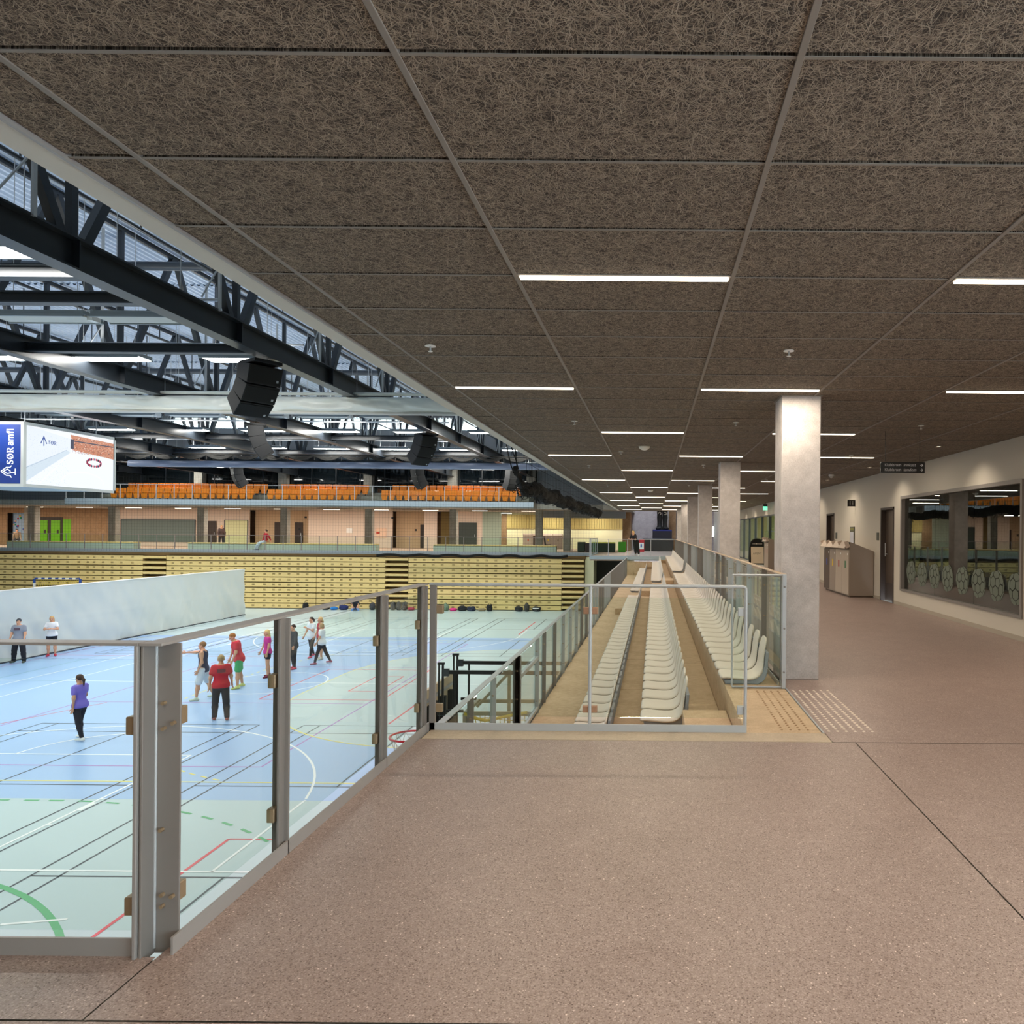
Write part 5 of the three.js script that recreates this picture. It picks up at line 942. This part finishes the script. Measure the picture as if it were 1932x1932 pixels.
person({ x: -13.6, d: 28.9, turn: leftw - 0.3, h: 1.66, female: true, label: 'person in white shirt and black tights, right of a group of three', legs: [[20, 3, 6], [-18, 3, 8]], arms: [[10, 9, 18], [-8, 9, 14]], top: { color: '#eef0f2', hem: 0.1, loose: 0.026 }, bottom: { color: '#25242c', loose: 0.006 }, shoes: '#a9576c', hair: { color: '#bb9a70', bob: 1 } });
person({ x: -1.18, d: 44.6, y: 0.006, turn: -0.55, h: 1.66, female: true, lean: 34, nod: -6, label: 'person dressed in black leaning on the far railing', legs: [[-10, 4, 4], [-16, 5, 4]], arms: [[22, 12, 72, 26], [26, 12, 72, 26]], top: { color: '#1b1b1f', sleeve: 0.7, loose: 0.028 }, bottom: { color: '#232220', len: 1.72, loose: 0.03 }, shoes: '#f2f2f2', hair: { color: '#dcb678', bob: 1 } });
person({ x: -28.2, d: 50.95, y: 0.5, sit: 0.15, turn: -0.7, h: 1.75, lean: -12, label: 'person in red shirt sitting on the far gallery bench', legs: [[72, 4, 58], [66, 8, 46]], arms: [[-30, 14, 8], [-30, 14, 8]], top: { color: '#b52636', sleeve: 1.8 }, bottom: { color: '#c5d2de', loose: 0.02 }, shoes: '#3a3d40', hair: { color: '#33261f' } });
person({ x: -20.45, d: 48.3, y: HALL_Y + 0.006, sit: 0.14, turn: 0.35, h: 1.72, lean: 8, nod: 22, label: 'person in blue jeans crouching on the floor by the bleachers', legs: [[118, 10, 112], [112, 10, 108]], arms: [[50, 8, 40, 10], [50, 8, 40, 10]], top: { color: '#232833', sleeve: 1.8 }, bottom: { color: '#6c8fc0', loose: 0.015 }, shoes: '#c6ccd6', hair: { color: '#2d241e' } });
person({ x: -35.4, d: 57.6, y: 0.006, turn: 0.65, h: 1.75, lean: 16, label: 'blond person in dark jacket before the far gallery window', legs: [[4, 3, 4], [-4, 3, 4]], top: { color: '#4a3b39', sleeve: 1.9, loose: 0.04, hem: 0.14 }, bottom: { color: '#2a2a30' }, shoes: '#333333', hair: { color: '#d0a258' } });
person({ x: -52.5 + 0.0, d: 57.8, y: 0.45, sit: 0.1, turn: 0.8, h: 1.7, lean: 14, label: 'seated person in brown at the far left gallery', legs: [[84, 4, 84], [84, 6, 84]], top: { color: '#a0876f', sleeve: 1.8 }, bottom: { color: '#3b3a3c' }, shoes: '#333333', hair: { color: '#2f2420' } }).position.x = -52.3;

// ---------- bags along the bleachers ----------
{
  const kinds = [['backpack', 0.42, 0.5, 0.3], ['sports_bag', 0.62, 0.34, 0.34], ['rucksack', 0.36, 0.56, 0.3], ['jacket', 0.5, 0.2, 0.4]];
  const list = [[-24.0, 0, '#15161a', 'black rucksack left of the tilted railing'], [-23.3, 3, '#22242a', 'small black heap beside the leftmost rucksack'], [-22.6, 1, '#17181c', 'black bag just left of the blue bags'], [-22.0, 3, '#2271b8', 'bright blue jacket on the floor by the bleachers'], [-21.35, 1, '#1d2a5c', 'navy sports bag left of the crouching person'], [-19.4, 0, '#3a3c40', 'dark grey rucksack right of the crouching person'], [-18.75, 3, '#d9305f', 'pink jacket on the floor by the bleachers'], [-18.0, 2, '#2d2f35', 'dark rucksack, left of three before the middle stair bay'], [-17.6, 2, '#25262b', 'dark rucksack, middle of three before the stair bay'], [-17.2, 2, '#35373b', 'dark rucksack, right of three before the stair bay'], [-16.75, 3, '#a03248', 'dark red bag on the floor right of three rucksacks'], [-15.9, 1, '#25272c', 'black sports bag behind the corner railing post'], [-14.3, 0, '#6a7d6a', 'grey-green rucksack right of the corner railing post'], [-13.8, 3, '#d22f7c', 'small pink bag beside the grey-green rucksack'], [-13.2, 1, '#1b1d24', 'black bag left of the dark blue bag'], [-12.55, 1, '#20283f', 'dark blue sports bag among the black bags'], [-11.85, 3, '#8a7a5e', 'tan jacket between two black bags'], [-11.3, 0, '#18191c', 'large black rucksack under the right bleacher'], [-9.3, 1, '#1c1e22', 'black bag far right of the large rucksack'], [-8.75, 2, '#3c3a36', 'grey rucksack next to the far right black bag'], [-8.1, 1, '#26272a', 'black and white striped bag, rightmost by the bleachers']];
  for (const [x, k, col, label] of list) {
    const [name, w, h, dp] = kinds[k], t = thing(name, label, 'bag', [x, HALL_Y + 0.006, 48.55 + rr(-0.1, 0.1)], rr(-0.5, 0.5), 'bags left along the bleachers');
    const g = new THREE.IcosahedronGeometry(0.5, 3), p = g.attributes.position, z = rnd() * 50;
    for (let i = 0; i < p.count; i++) { const n = 1 + 0.16 * noise.noise(p.getX(i) * 3, p.getY(i) * 3, p.getZ(i) * 3 + z), y = Math.max(-0.42, p.getY(i)); p.setXYZ(i, Math.sign(p.getX(i)) * Math.pow(Math.abs(p.getX(i) * 2), 0.75) / 2 * w * n, (y + 0.42) / 0.92 * h * n, Math.sign(p.getZ(i)) * Math.pow(Math.abs(p.getZ(i) * 2), 0.75) / 2 * dp * n); }
    g.computeVertexNormals(); mesh('body', g, std(col, 0.85), t);
    if (k !== 3) { mesh('strap', tube([new THREE.Vector3(-w * 0.25, h * 0.85, 0.02), new THREE.Vector3(0, h * 1.15, 0.04), new THREE.Vector3(w * 0.25, h * 0.85, 0.02)], 0.012, 10, 5), M.black, t); mesh('front_pocket', new RoundedBoxGeometry(w * 0.5, h * 0.35, 0.06, 1, 0.02).translate(0, h * 0.3, dp * 0.5), std(col, 0.7), t); }
    if (label.includes('striped')) mesh('stripe', new RoundedBoxGeometry(w * 0.7, 0.06, 0.05, 1, 0.02).translate(0, h * 0.62, dp * 0.42), M.white, t);
  }
}

// ---------- waste station on the walkway ----------
function wasteStation(label, pos, turn, n, colours, doors, unit = 0.6, depth = 0.58) {   // front faces local +z, base at the middle
  const t = thing('waste_station', label, 'waste bin', pos, turn), L = n * unit, z0 = -depth / 2, z1 = depth / 2;
  const s = new THREE.Shape(); s.moveTo(z0, 0.04); s.lineTo(z1, 0.04); s.lineTo(z1, 1.14); s.lineTo(z1 - 0.02, 1.31); s.lineTo(z0, 1.09); s.closePath();
  mesh('body', new THREE.ExtrudeGeometry(s, { depth: L - 0.02, bevelEnabled: false }).rotateY(-Math.PI / 2).translate(L / 2 - 0.01, 0, 0), M.bin, t);
  mesh('plinth', new THREE.BoxGeometry(L - 0.04, 0.04, depth - 0.06).translate(0, 0.02, 0), M.binDark, t);
  for (let i = 0; i < n; i++) {
    const x = -L / 2 + (i + 0.5) * unit, d = mesh('door', new RoundedBoxGeometry(unit - 0.012, 1.06, 0.022, 1, 0.004).translate(x, 0.59, z1 + 0.008), doors[i], t);
    mesh('label_strip', new THREE.BoxGeometry(0.1, 0.17, 0.003).translate(x + 0.02, 0.77, z1 + 0.0205), std(colours[i], 0.5), d);
    mesh('lock_plate', new THREE.BoxGeometry(0.045, 0.045, 0.004).translate(x + unit * 0.36, 1.02, z1 + 0.021), M.white, d);
    const f = mesh('chute_flap', [new THREE.BoxGeometry(unit - 0.02, 0.02, 0.18).rotateX(1.02).translate(x, 1.235, z1 + 0.07), new THREE.BoxGeometry(0.012, 0.16, 0.1).rotateX(0.35).translate(x - unit / 2 + 0.02, 1.25, z1 + 0.05), new THREE.BoxGeometry(0.012, 0.16, 0.1).rotateX(0.35).translate(x + unit / 2 - 0.02, 1.25, z1 + 0.05)], M.binFlap, t);
    mesh('chute_opening', new THREE.BoxGeometry(unit - 0.06, 0.1, 0.02).translate(x, 1.255, z1 - 0.004), M.black, f);
  }
  return t;
}
wasteStation('four-part waste station with coloured labels by the dark door', [4.895, 0, 17.85], -Math.PI / 2, 4, ['#2b45a0', '#d9b616', '#a23a30', '#2f6b45'], [M.binDark, M.bin, M.binLight, M.binLight]);
wasteStation('narrow waste station with red labels beside the sandwich board', [4.9, 0, 29.0], -Math.PI / 2, 2, ['#a8503a', '#a8503a'], [M.binLight, M.binLight], 0.5);
wasteStation('four-part waste station before the yellow far gallery wall', [-9.55, 0, 60.6], 0, 4, ['#c9502a', '#2d58b4', '#d9b62a', '#7a6a60'], [M.binLight, M.binDark, M.bin, M.bin], 0.85);

// ---------- signs ----------
function panelSign(name, label, category, w, h, th, pos, turn, tex, parts) {
  const t = thing(name, label, category, pos, turn);
  mesh('board', new RoundedBoxGeometry(w, h, th, 1, 0.003), M.blackGloss, t);
  mesh('print', new THREE.PlaneGeometry(w - 0.008, h - 0.008).translate(0, 0, th / 2 + 0.0012), new THREE.MeshStandardMaterial({ map: tex, roughness: 0.5 }), t);
  parts?.(t); return t;
}
panelSign('direction_sign', 'black hanging direction sign with two lines of white lettering', 'sign', 0.605, 0.15, 0.03, [3.385, 2.41, 9.65], 0, signTex(1024, 256, (g, w, h) => {
  g.fillStyle = '#0c0c0d'; g.fillRect(0, 0, w, h); g.fillStyle = '#e6e6ea';
  for (const [y, a, b] of [[98, 'Klubbrom', 'innkast'], [214, 'Klubbrom', 'tandem']]) {
    g.font = '88px sans-serif'; g.fillText(a, 84, y, 400); g.save(); g.translate(524, y); g.transform(1, 0, -0.2, 1, 0, 0); g.fillText(b, 0, 0, 330); g.restore();
    g.strokeStyle = '#e6e6ea'; g.lineWidth = 12; const k = y - 28; g.beginPath(); g.moveTo(908, k); g.lineTo(980, k); g.moveTo(948, k - 34); g.lineTo(984, k); g.lineTo(948, k + 34); g.stroke();
  }
}), (t) => { for (const x of [-0.235, 0.235]) mesh('suspension_rod', rod(V(x, 0.075, 0), V(x, 0.51, 0), 0.0035, 6), M.black, t); });
panelSign('restroom_sign', 'small black flag sign with restroom figures on the right wall', 'sign', 0.2, 0.17, 0.03, [5.1, 2.3, 18.3], 0, signTex(256, 224, (g, w, h) => {
  g.fillStyle = '#0c0c0d'; g.fillRect(0, 0, w, h); g.fillStyle = '#8f8f92';
  for (const x of [80, 170]) { g.beginPath(); g.arc(x, 50, 20, 0, 7); g.fill(); g.fillRect(x - 20, 78, 40, 62); g.fillRect(x - 18, 140, 14, 54); g.fillRect(x + 4, 140, 14, 54); }
}));
for (const [i, [y, d]] of [[1.45, 16.4], [1.45, 20.15]].entries()) tag(mesh('door_plate', rbox(W0 - 0.012, W0, y - 0.09, y + 0.09, d - 0.08, d + 0.08, 0.002), std('#3c4038', 0.5)), `small dark door plate by the ${i ? 'further' : 'nearer'} dark door on the right`, 'sign');
{
  const t = thing('wall_poster', 'narrow framed notice above the waste station on the right wall', 'notice', [W0 - 0.012, 1.38, 18.5], -Math.PI / 2);
  mesh('frame', new RoundedBoxGeometry(0.4, 0.62, 0.02, 1, 0.003), std('#5a5a4a', 0.6), t); mesh('sheet', new THREE.BoxGeometry(0.34, 0.46, 0.004).translate(0, -0.06, 0.012), std('#b9bcc6', 0.6), t); mesh('heading', new THREE.BoxGeometry(0.34, 0.06, 0.004).translate(0, 0.25, 0.012), std('#7c7a3c', 0.6), t);
}
{
  const t = thing('wall_poster', 'small orange and dark poster on the wall beyond the first column', 'poster', [W0 - 0.01, 1.55, 30.1], -Math.PI / 2);
  mesh('sheet', new THREE.BoxGeometry(0.5, 0.8, 0.006), std('#3a2f40', 0.6), t); mesh('orange_band', new THREE.BoxGeometry(0.5, 0.2, 0.004).translate(0, 0.28, 0.004), std('#d08a2a', 0.6), t); mesh('red_block', new THREE.BoxGeometry(0.3, 0.2, 0.004).translate(0.05, -0.1, 0.004), std('#9c3a34', 0.6), t);
}
{ // sandwich board
  const t = thing('sandwich_board', 'black sandwich board reading ÅPENT on the walkway', 'sign', [4.74, 0, 32.6], 0.0);
  const s = new THREE.Shape(); s.moveTo(-0.33, 0.06); s.lineTo(0.33, 0.06); s.lineTo(0.33, 0.92); s.absarc(0, 0.92, 0.33, 0, Math.PI, false); s.lineTo(-0.33, 0.06);
  for (const k of [1, -1]) mesh('panel', new THREE.ExtrudeGeometry(s, { depth: 0.02, bevelEnabled: false, curveSegments: 20 }).rotateX(-0.14 * k).translate(0, 0, k * 0.19 - 0.01), M.blackGloss, t);
  mesh('frame_tube', tube([new THREE.Vector3(-0.345, 0.02, 0.205), new THREE.Vector3(-0.345, 0.9, 0.08), new THREE.Vector3(-0.25, 1.16, 0.04), new THREE.Vector3(0, 1.26, 0.03), new THREE.Vector3(0.25, 1.16, 0.04), new THREE.Vector3(0.345, 0.9, 0.08), new THREE.Vector3(0.345, 0.02, 0.205)], 0.016, 40, 7), M.black, t);
  mesh('rear_legs', [rod(new THREE.Vector3(-0.33, 0.02, -0.21), new THREE.Vector3(-0.33, 0.9, -0.08), 0.014, 6), rod(new THREE.Vector3(0.33, 0.02, -0.21), new THREE.Vector3(0.33, 0.9, -0.08), 0.014, 6)], M.black, t);
  const tex = signTex(512, 640, (g, w, h) => { g.fillStyle = '#d9c3ad'; g.fillRect(0, 0, w, h); g.fillStyle = '#6b5a50'; g.font = '120px sans-serif'; g.textAlign = 'center'; g.fillText('ÅPENT', w / 2, 300, 420); });
  mesh('poster', new THREE.PlaneGeometry(0.58, 0.76).translate(0, 0.5, 0.024).rotateX(-0.14).translate(0, 0, 0.19), new THREE.MeshStandardMaterial({ map: tex, roughness: 0.6 }), t);
  const hx = signTex(512, 96, (g, w, h) => { g.fillStyle = '#0c0c0e'; g.fillRect(0, 0, w, h); g.fillStyle = '#e6d2c4'; for (const x of [40, 90, 140, 300, 350, 400, 450]) g.fillRect(x, 34, 34, 26); g.beginPath(); g.arc(230, 47, 30, 0, 7); g.fill(); });
  mesh('header', new THREE.PlaneGeometry(0.5, 0.07).translate(0, 1.02, 0.024).rotateX(-0.14).translate(0, 0, 0.19), new THREE.MeshStandardMaterial({ map: hx, roughness: 0.5 }), t);
}
for (const [i, [d, x]] of [[31.6, 4.95], [43.5, 4.95]].entries()) {
  const t = thing('exit_sign', `green lit exit sign, the ${i ? 'further' : 'nearer'} one above the glazed wall`, 'sign', [x, 2.66, d]); mesh('housing', box(-0.09, 0.09, 0.05, 0.15, -0.05, 0.05), M.black, t); mesh('lit_panel', box(-0.1, 0.1, -0.12, 0.05, -0.02, 0.02), M.exitGreen, t); mesh('mount', rod(V(0, 0.15, 0), V(0, 0.24, 0), 0.012, 6), M.black, t);
}

// ---------- ceiling fittings ----------
[[-1.72, 5.37], [-1.03, 8.95], [1.02, 5.42], [1.02, 8.95], [3.42, 9.08], [-0.6, 12.3], [2.2, 12.3], [3.5, 12.6], [-1.4, 14.9], [-1.4, 20.9], [1.0, 14.6], [1.0, 20.8], [3.4, 15.3], [2.9, 18.4]].forEach(([x, d], i) => {
  const t = thing('ceiling_sprinkler', `small white ceiling sprinkler head, ${ordinal(i + 1)} counted from the left front`, 'sprinkler', [x, CY, d], 0, 'sprinkler heads in the ceiling');
  mesh('rosette', new THREE.CylinderGeometry(0.036, 0.042, 0.008, 18).translate(0, -0.002, 0), M.white, t); mesh('stem', new THREE.CylinderGeometry(0.006, 0.008, 0.04, 8).translate(0, -0.024, 0), M.galvPale, t); mesh('deflector', new THREE.CylinderGeometry(0.017, 0.017, 0.004, 12).translate(0, -0.045, 0), M.white, t);
});
for (const [x, d, label] of [[-0.18, 11.55, 'rounded white emergency light near the middle lamp rows'], [-0.15, 23.4, 'rounded white emergency light on a distant lamp row'], [3.1, 17.6, 'rounded white ceiling light just right of the first column']]) {
  const t = thing('emergency_light', label, 'lamp', [x, CY, d]); const g = new THREE.SphereGeometry(0.085, 20, 10, 0, 6.2832, Math.PI / 2, Math.PI / 2).scale(1.1, 0.75, 0.7); mesh('cover', g, M.white, t); mesh('base', new THREE.CylinderGeometry(0.095, 0.095, 0.012, 20).scale(1, 1, 0.72), M.fascia, t);
}
{ const t = thing('wifi_box', 'flat white ceiling access point right of the first column', 'access point', [2.75, CY, 13.1]); mesh('cover', new THREE.CylinderGeometry(0.11, 0.1, 0.03, 20).translate(0, -0.05, 0), M.white, t); mesh('mount', new THREE.CylinderGeometry(0.03, 0.03, 0.05, 10).translate(0, -0.015, 0), M.white, t); mesh('status_light', new THREE.SphereGeometry(0.006, 6, 5).translate(0.03, -0.066, 0.06), M.exitGreen, t); }
{ const t = thing('ceiling_camera', 'small white dome camera by the right wall ceiling', 'camera', [4.15, CY, 16.6]); mesh('base', new THREE.CylinderGeometry(0.06, 0.065, 0.04, 16).translate(0, -0.02, 0), M.white, t); mesh('dome', new THREE.SphereGeometry(0.05, 14, 8, 0, 6.2832, Math.PI / 2, Math.PI / 2).translate(0, -0.04, 0), M.fascia, t); }

// ---------- statue and things at the far end ----------
{
  const t = thing('statue', 'tall dark statue standing on a dark stone block', 'statue', [0.62, 0, 57.5]);
  mesh('plinth', [rbox(-0.78, 0.78, 1.025, 1.72, -0.7, 0.7, 0.02)], std('#1f2130', 0.35), t);
  mesh('plinth_band', new THREE.BoxGeometry(1.5, 0.1, 1.42).translate(0, 1.68, 0), std('#24307c', 0.4), t);
  const legs = []; for (const s of [-1, 1]) { const L = new THREE.LatheGeometry([[0.30, 0], [0.27, 0.14], [0.19, 0.3], [0.185, 0.6], [0.22, 1.0], [0.20, 1.25], [0.24, 1.7], [0.2, 1.95]].map((p) => new THREE.Vector2(...p)), 16); legs.push(L.translate(s * 0.22, 1.73, 0)); legs.push(new THREE.SphereGeometry(0.2, 12, 8).scale(1.25, 0.6, 1.6).translate(s * 0.3, 1.83, 0.12)); }
  mesh('legs', legs, M.black, t);
  mesh('garment', new THREE.LatheGeometry([[0.72, 3.3], [0.68, 3.4], [0.5, 3.6], [0.42, 4.1], [0.5, 4.7], [0.36, 5.05], [0.13, 5.2], [0.15, 5.35], [0.0, 5.4]].map((p) => new THREE.Vector2(...p)), 20), M.black, t);
  mesh('head', new THREE.SphereGeometry(0.22, 14, 12).scale(0.9, 1.15, 1).translate(0, 5.62, 0), M.black, t);
  mesh('arm', [tube([new THREE.Vector3(0.5, 4.85, 0), new THREE.Vector3(0.72, 4.3, 0.05), new THREE.Vector3(0.66, 3.8, 0.15)], 0.1, 12, 8), tube([new THREE.Vector3(-0.5, 4.85, 0), new THREE.Vector3(-0.72, 4.3, 0.05), new THREE.Vector3(-0.66, 3.8, 0.15)], 0.1, 12, 8)], M.black, t);
  for (const s of [-1, 1]) mesh('knee_patch', new THREE.TorusGeometry(0.1, 0.035, 8, 18, 4.6).rotateZ(s > 0 ? -2.4 : -1.2).translate(s * 0.22, 3.05, 0.25), M.fascia, t);
  tag(mesh('stone_counter', rbox(-0.95, 1.52, 0, 1.02, 56.6, 58.4, 0.03), std('#2b2c2e', 0.3)), 'broad dark polished stone block under the statue', 'block');
}
{
  const t = thing('floor_sign', 'red and white folding floor sign behind the leaning person', 'sign', [-1.0, 0, 54.5]);
  for (const k of [1, -1]) mesh('panel', new THREE.BoxGeometry(0.42, 0.95, 0.02).rotateX(-0.2 * k).translate(0, 0.47, 0.12 * k), std('#b8202c', 0.5), t);
  mesh('white_field', new THREE.BoxGeometry(0.36, 0.5, 0.006).translate(0, 0.0, 0.014).rotateX(-0.2).translate(0, 0.45, 0.12), M.white, t); mesh('blue_symbol', new THREE.BoxGeometry(0.12, 0.26, 0.006).translate(-0.02, 0.02, 0.019).rotateX(-0.2).translate(0, 0.45, 0.12), std('#3a68a8', 0.5), t);
}
for (const [i, [x0, x1, h, col, label]] of [[-5.75, -5.2, 0.74, '#2c3a2c', 'dark green seat cube at the far gallery corner, leftmost'], [-5.18, -4.6, 0.66, '#3a3030', 'dark brown seat cube beside the dark green one'], [-4.6, -4.36, 0.72, '#63c41a', 'narrow bright green seat block between dark ones'], [-4.34, -2.95, 0.66, '#243524', 'long dark green bench block with yellow top'], [-2.7, -2.15, 0.78, '#3d8c12', 'bright green seat cube left of the leaning person']].entries()) {
  const t = thing('seat_block', label, 'seat', [0, 0, 0]); mesh('upholstery', rbox(x0, x1, 0.03, h, 52.6, 53.3, 0.03), std(col, 0.8), t); mesh('base', box(x0 + 0.04, x1 - 0.04, 0, 0.03, 52.64, 53.26), M.black, t); if (i === 3) mesh('top_pad', rbox(x0, x1, h, h + 0.08, 52.6, 53.3, 0.02), std('#c6cc3c', 0.8), t);
}
{ const t = thing('high_chair', 'slim black chair beside the far gallery column', 'chair', [-8.05, 0, 53.3]); mesh('seat', new THREE.BoxGeometry(0.42, 0.06, 0.4).translate(0, 0.5, 0), M.black, t); mesh('backrest', new THREE.BoxGeometry(0.08, 0.6, 0.36).rotateZ(0.15).translate(-0.24, 0.82, 0), M.black, t); for (const [a, b] of [[-0.17, -0.15], [0.17, -0.15], [-0.17, 0.15], [0.17, 0.15]]) mesh('leg', new THREE.CylinderGeometry(0.018, 0.014, 0.48, 6).translate(a, 0.24, b), M.black, t); }

// ---------- sports equipment below the stand ----------
{
  const t = thing('basketball_hoop', 'red basketball ring with white net below the corner railing', 'hoop', [-2.9, -0.96, 8.4]);
  mesh('ring', new THREE.TorusGeometry(0.225, 0.012, 8, 28).rotateX(Math.PI / 2), M.lineRed, t);
  const n = []; for (let i = 0; i < 12; i++) { const a = i / 12 * 6.283, b = a + 0.3, P = (q, r, y) => new THREE.Vector3(Math.cos(q) * r, y, Math.sin(q) * r); n.push(tube([P(a, 0.22, 0), P(b, 0.17, -0.15), P(a, 0.12, -0.3), P(b, 0.13, -0.42)], 0.004, 8, 4), tube([P(a, 0.22, 0), P(a - 0.3, 0.17, -0.15), P(a, 0.12, -0.3), P(a - 0.3, 0.13, -0.42)], 0.004, 8, 4)); }
  mesh('net', n, M.white, t); mesh('bracket', [bar(V(0.22, 0, 0.06), V(1.12, -0.5, 0.2), 0.04), bar(V(0.22, 0, -0.06), V(1.12, -0.5, -0.2), 0.04), box(1.1, 1.16, -0.7, -0.4, -0.3, 0.3)], M.lineRed, t);
}
for (const [i, d] of [13.6, 14.6].entries()) {
  const t = thing('guard_rail', `black bleacher guard rail, the ${i ? 'further' : 'nearer'} of two beside the stand`, 'rail', [-4.06, HALL_Y, d]), B = (x, y0, y1, w = 0.035) => box(x - w / 2, x + w / 2, y0, y1, -0.02, 0.02);
  mesh('post', B(0, 0.02, 2.94), M.black, t); mesh('post', B(-0.075, 0.02, 2.94, 0.025), M.black, t); mesh('cap', box(-0.1, 0.03, 2.92, 2.96, -0.025, 0.025), M.black, t);
  mesh('upper_bar', box(0.08, 2.3, 2.74, 2.81, -0.03, 0.03), M.black, t); mesh('lower_bar', box(0.08, 0.4, 2.0, 2.05, -0.02, 0.02), M.black, t); mesh('hinge', box(0.0, 0.12, 2.7, 2.84, -0.035, 0.035), M.steelMid, t); mesh('inner_post', B(0.24, 0.02, 2.76, 0.03), M.black, t);
}
{
  const t = thing('stored_bleacher', 'beige end of a folded bleacher with dark uprights below the stand', 'bleacher', [0, 0, 0]);
  mesh('end_panel', box(-4.36, -4.3, HALL_Y + 0.01, -1.55, 13.0, 15.2), std('#cdbfa4', 0.7), t);
  for (const d of [13.35, 13.75, 14.2, 14.75]) mesh('upright', box(-4.3, -4.2, HALL_Y + 0.01, -1.85, d, d + 0.14), M.black, t); mesh('top_bar', box(-4.3, -4.25, -1.76, -1.72, 13.2, 15.1), M.galvPale, t);
}
{
  const t = thing('handball_goal', 'stored goal frame with yellow net below the stand railing', 'goal', [0, 0, 0]), m = std('#8c8a72', 0.5), y = -2.0;
  mesh('frame', [bar(V(-3.6, y, 13.5), V(-2.3, y, 13.5), 0.07), bar(V(-3.6, y, 14.5), V(-2.3, y, 14.5), 0.07), bar(V(-3.6, y, 13.5), V(-3.6, HALL_Y + 0.02, 13.5), 0.07), bar(V(-2.35, y, 13.5), V(-2.35, HALL_Y + 0.02, 13.5), 0.07), bar(V(-2.9, -1.3, 14.2), V(-2.9, HALL_Y + 0.02, 14.2), 0.06), bar(V(-3.5, y, 14.0), V(-2.9, -1.35, 14.2), 0.05), bar(V(-3.6, y, 13.5), V(-3.6, y, 14.5), 0.06)], m, t);
  const n = []; seed = 41; for (let i = 0; i < 14; i++) { const x = -3.6 + i * 0.095, w = () => rr(-0.03, 0.03); n.push(tube([V(x, y, 13.5), V(x + w(), y - 0.5, 13.6), V(x + w(), y - 1.1, 13.75), V(x + w(), y - 1.7, 13.9)], 0.008, 8, 4)); } for (let j = 1; j < 15; j++) { const v = j * 0.11; n.push(tube(Array.from({ length: 8 }, (_, i) => V(-3.6 + i * 0.18, y - v + rr(-0.03, 0.03), 13.5 + v * 0.22)), 0.008, 12, 4)); }
  mesh('net', n, std('#e0c52c', 0.8), t).userData.kind = 'stuff'; mesh('net_rope', tube([V(-3.6, y + 0.0, 13.45), V(-3.2, y - 0.12, 13.45), V(-2.9, y - 0.06, 13.45), V(-2.4, y + 0.04, 13.45)], 0.03, 14, 6), std('#d8bd2a', 0.8), t);
}
{
  const t = thing('handball_goal', 'blue and white striped goal with yellow net behind the divider', 'goal', [-40.3, HALL_Y, 47.6]), st = (a, b, n) => { for (let i = 0; i < n; i++) mesh('goal_stripe', bar(a.clone().lerp(b, i / n), a.clone().lerp(b, (i + 1) / n), 0.1), i % 2 ? M.white : std('#2b4fa0', 0.5), t); };
  st(V(-1.55, 0, 0), V(-1.55, 2.03, 0), 7); st(V(1.55, 0, 0), V(1.55, 2.03, 0), 7); st(V(-1.5, 2.05, 0), V(1.5, 2.05, 0), 13);
  const n = []; for (let i = 0; i <= 20; i++) n.push(rod(V(-1.5 + i * 0.15, 2.0, 0.1), V(-1.5 + i * 0.15, 0.05, 0.8), 0.012, 4)); for (let j = 0; j < 12; j++) n.push(rod(V(-1.5, 2 - j * 0.17, 0.1 + j * 0.062), V(1.5, 2 - j * 0.17, 0.1 + j * 0.062), 0.012, 4)); mesh('net', n, std('#e2c63a', 0.8), t).userData.kind = 'stuff';
}

scene.traverse((o) => { if (o.isMesh) { o.castShadow = true; o.receiveShadow = true; } });
renderer.render(scene, camera);
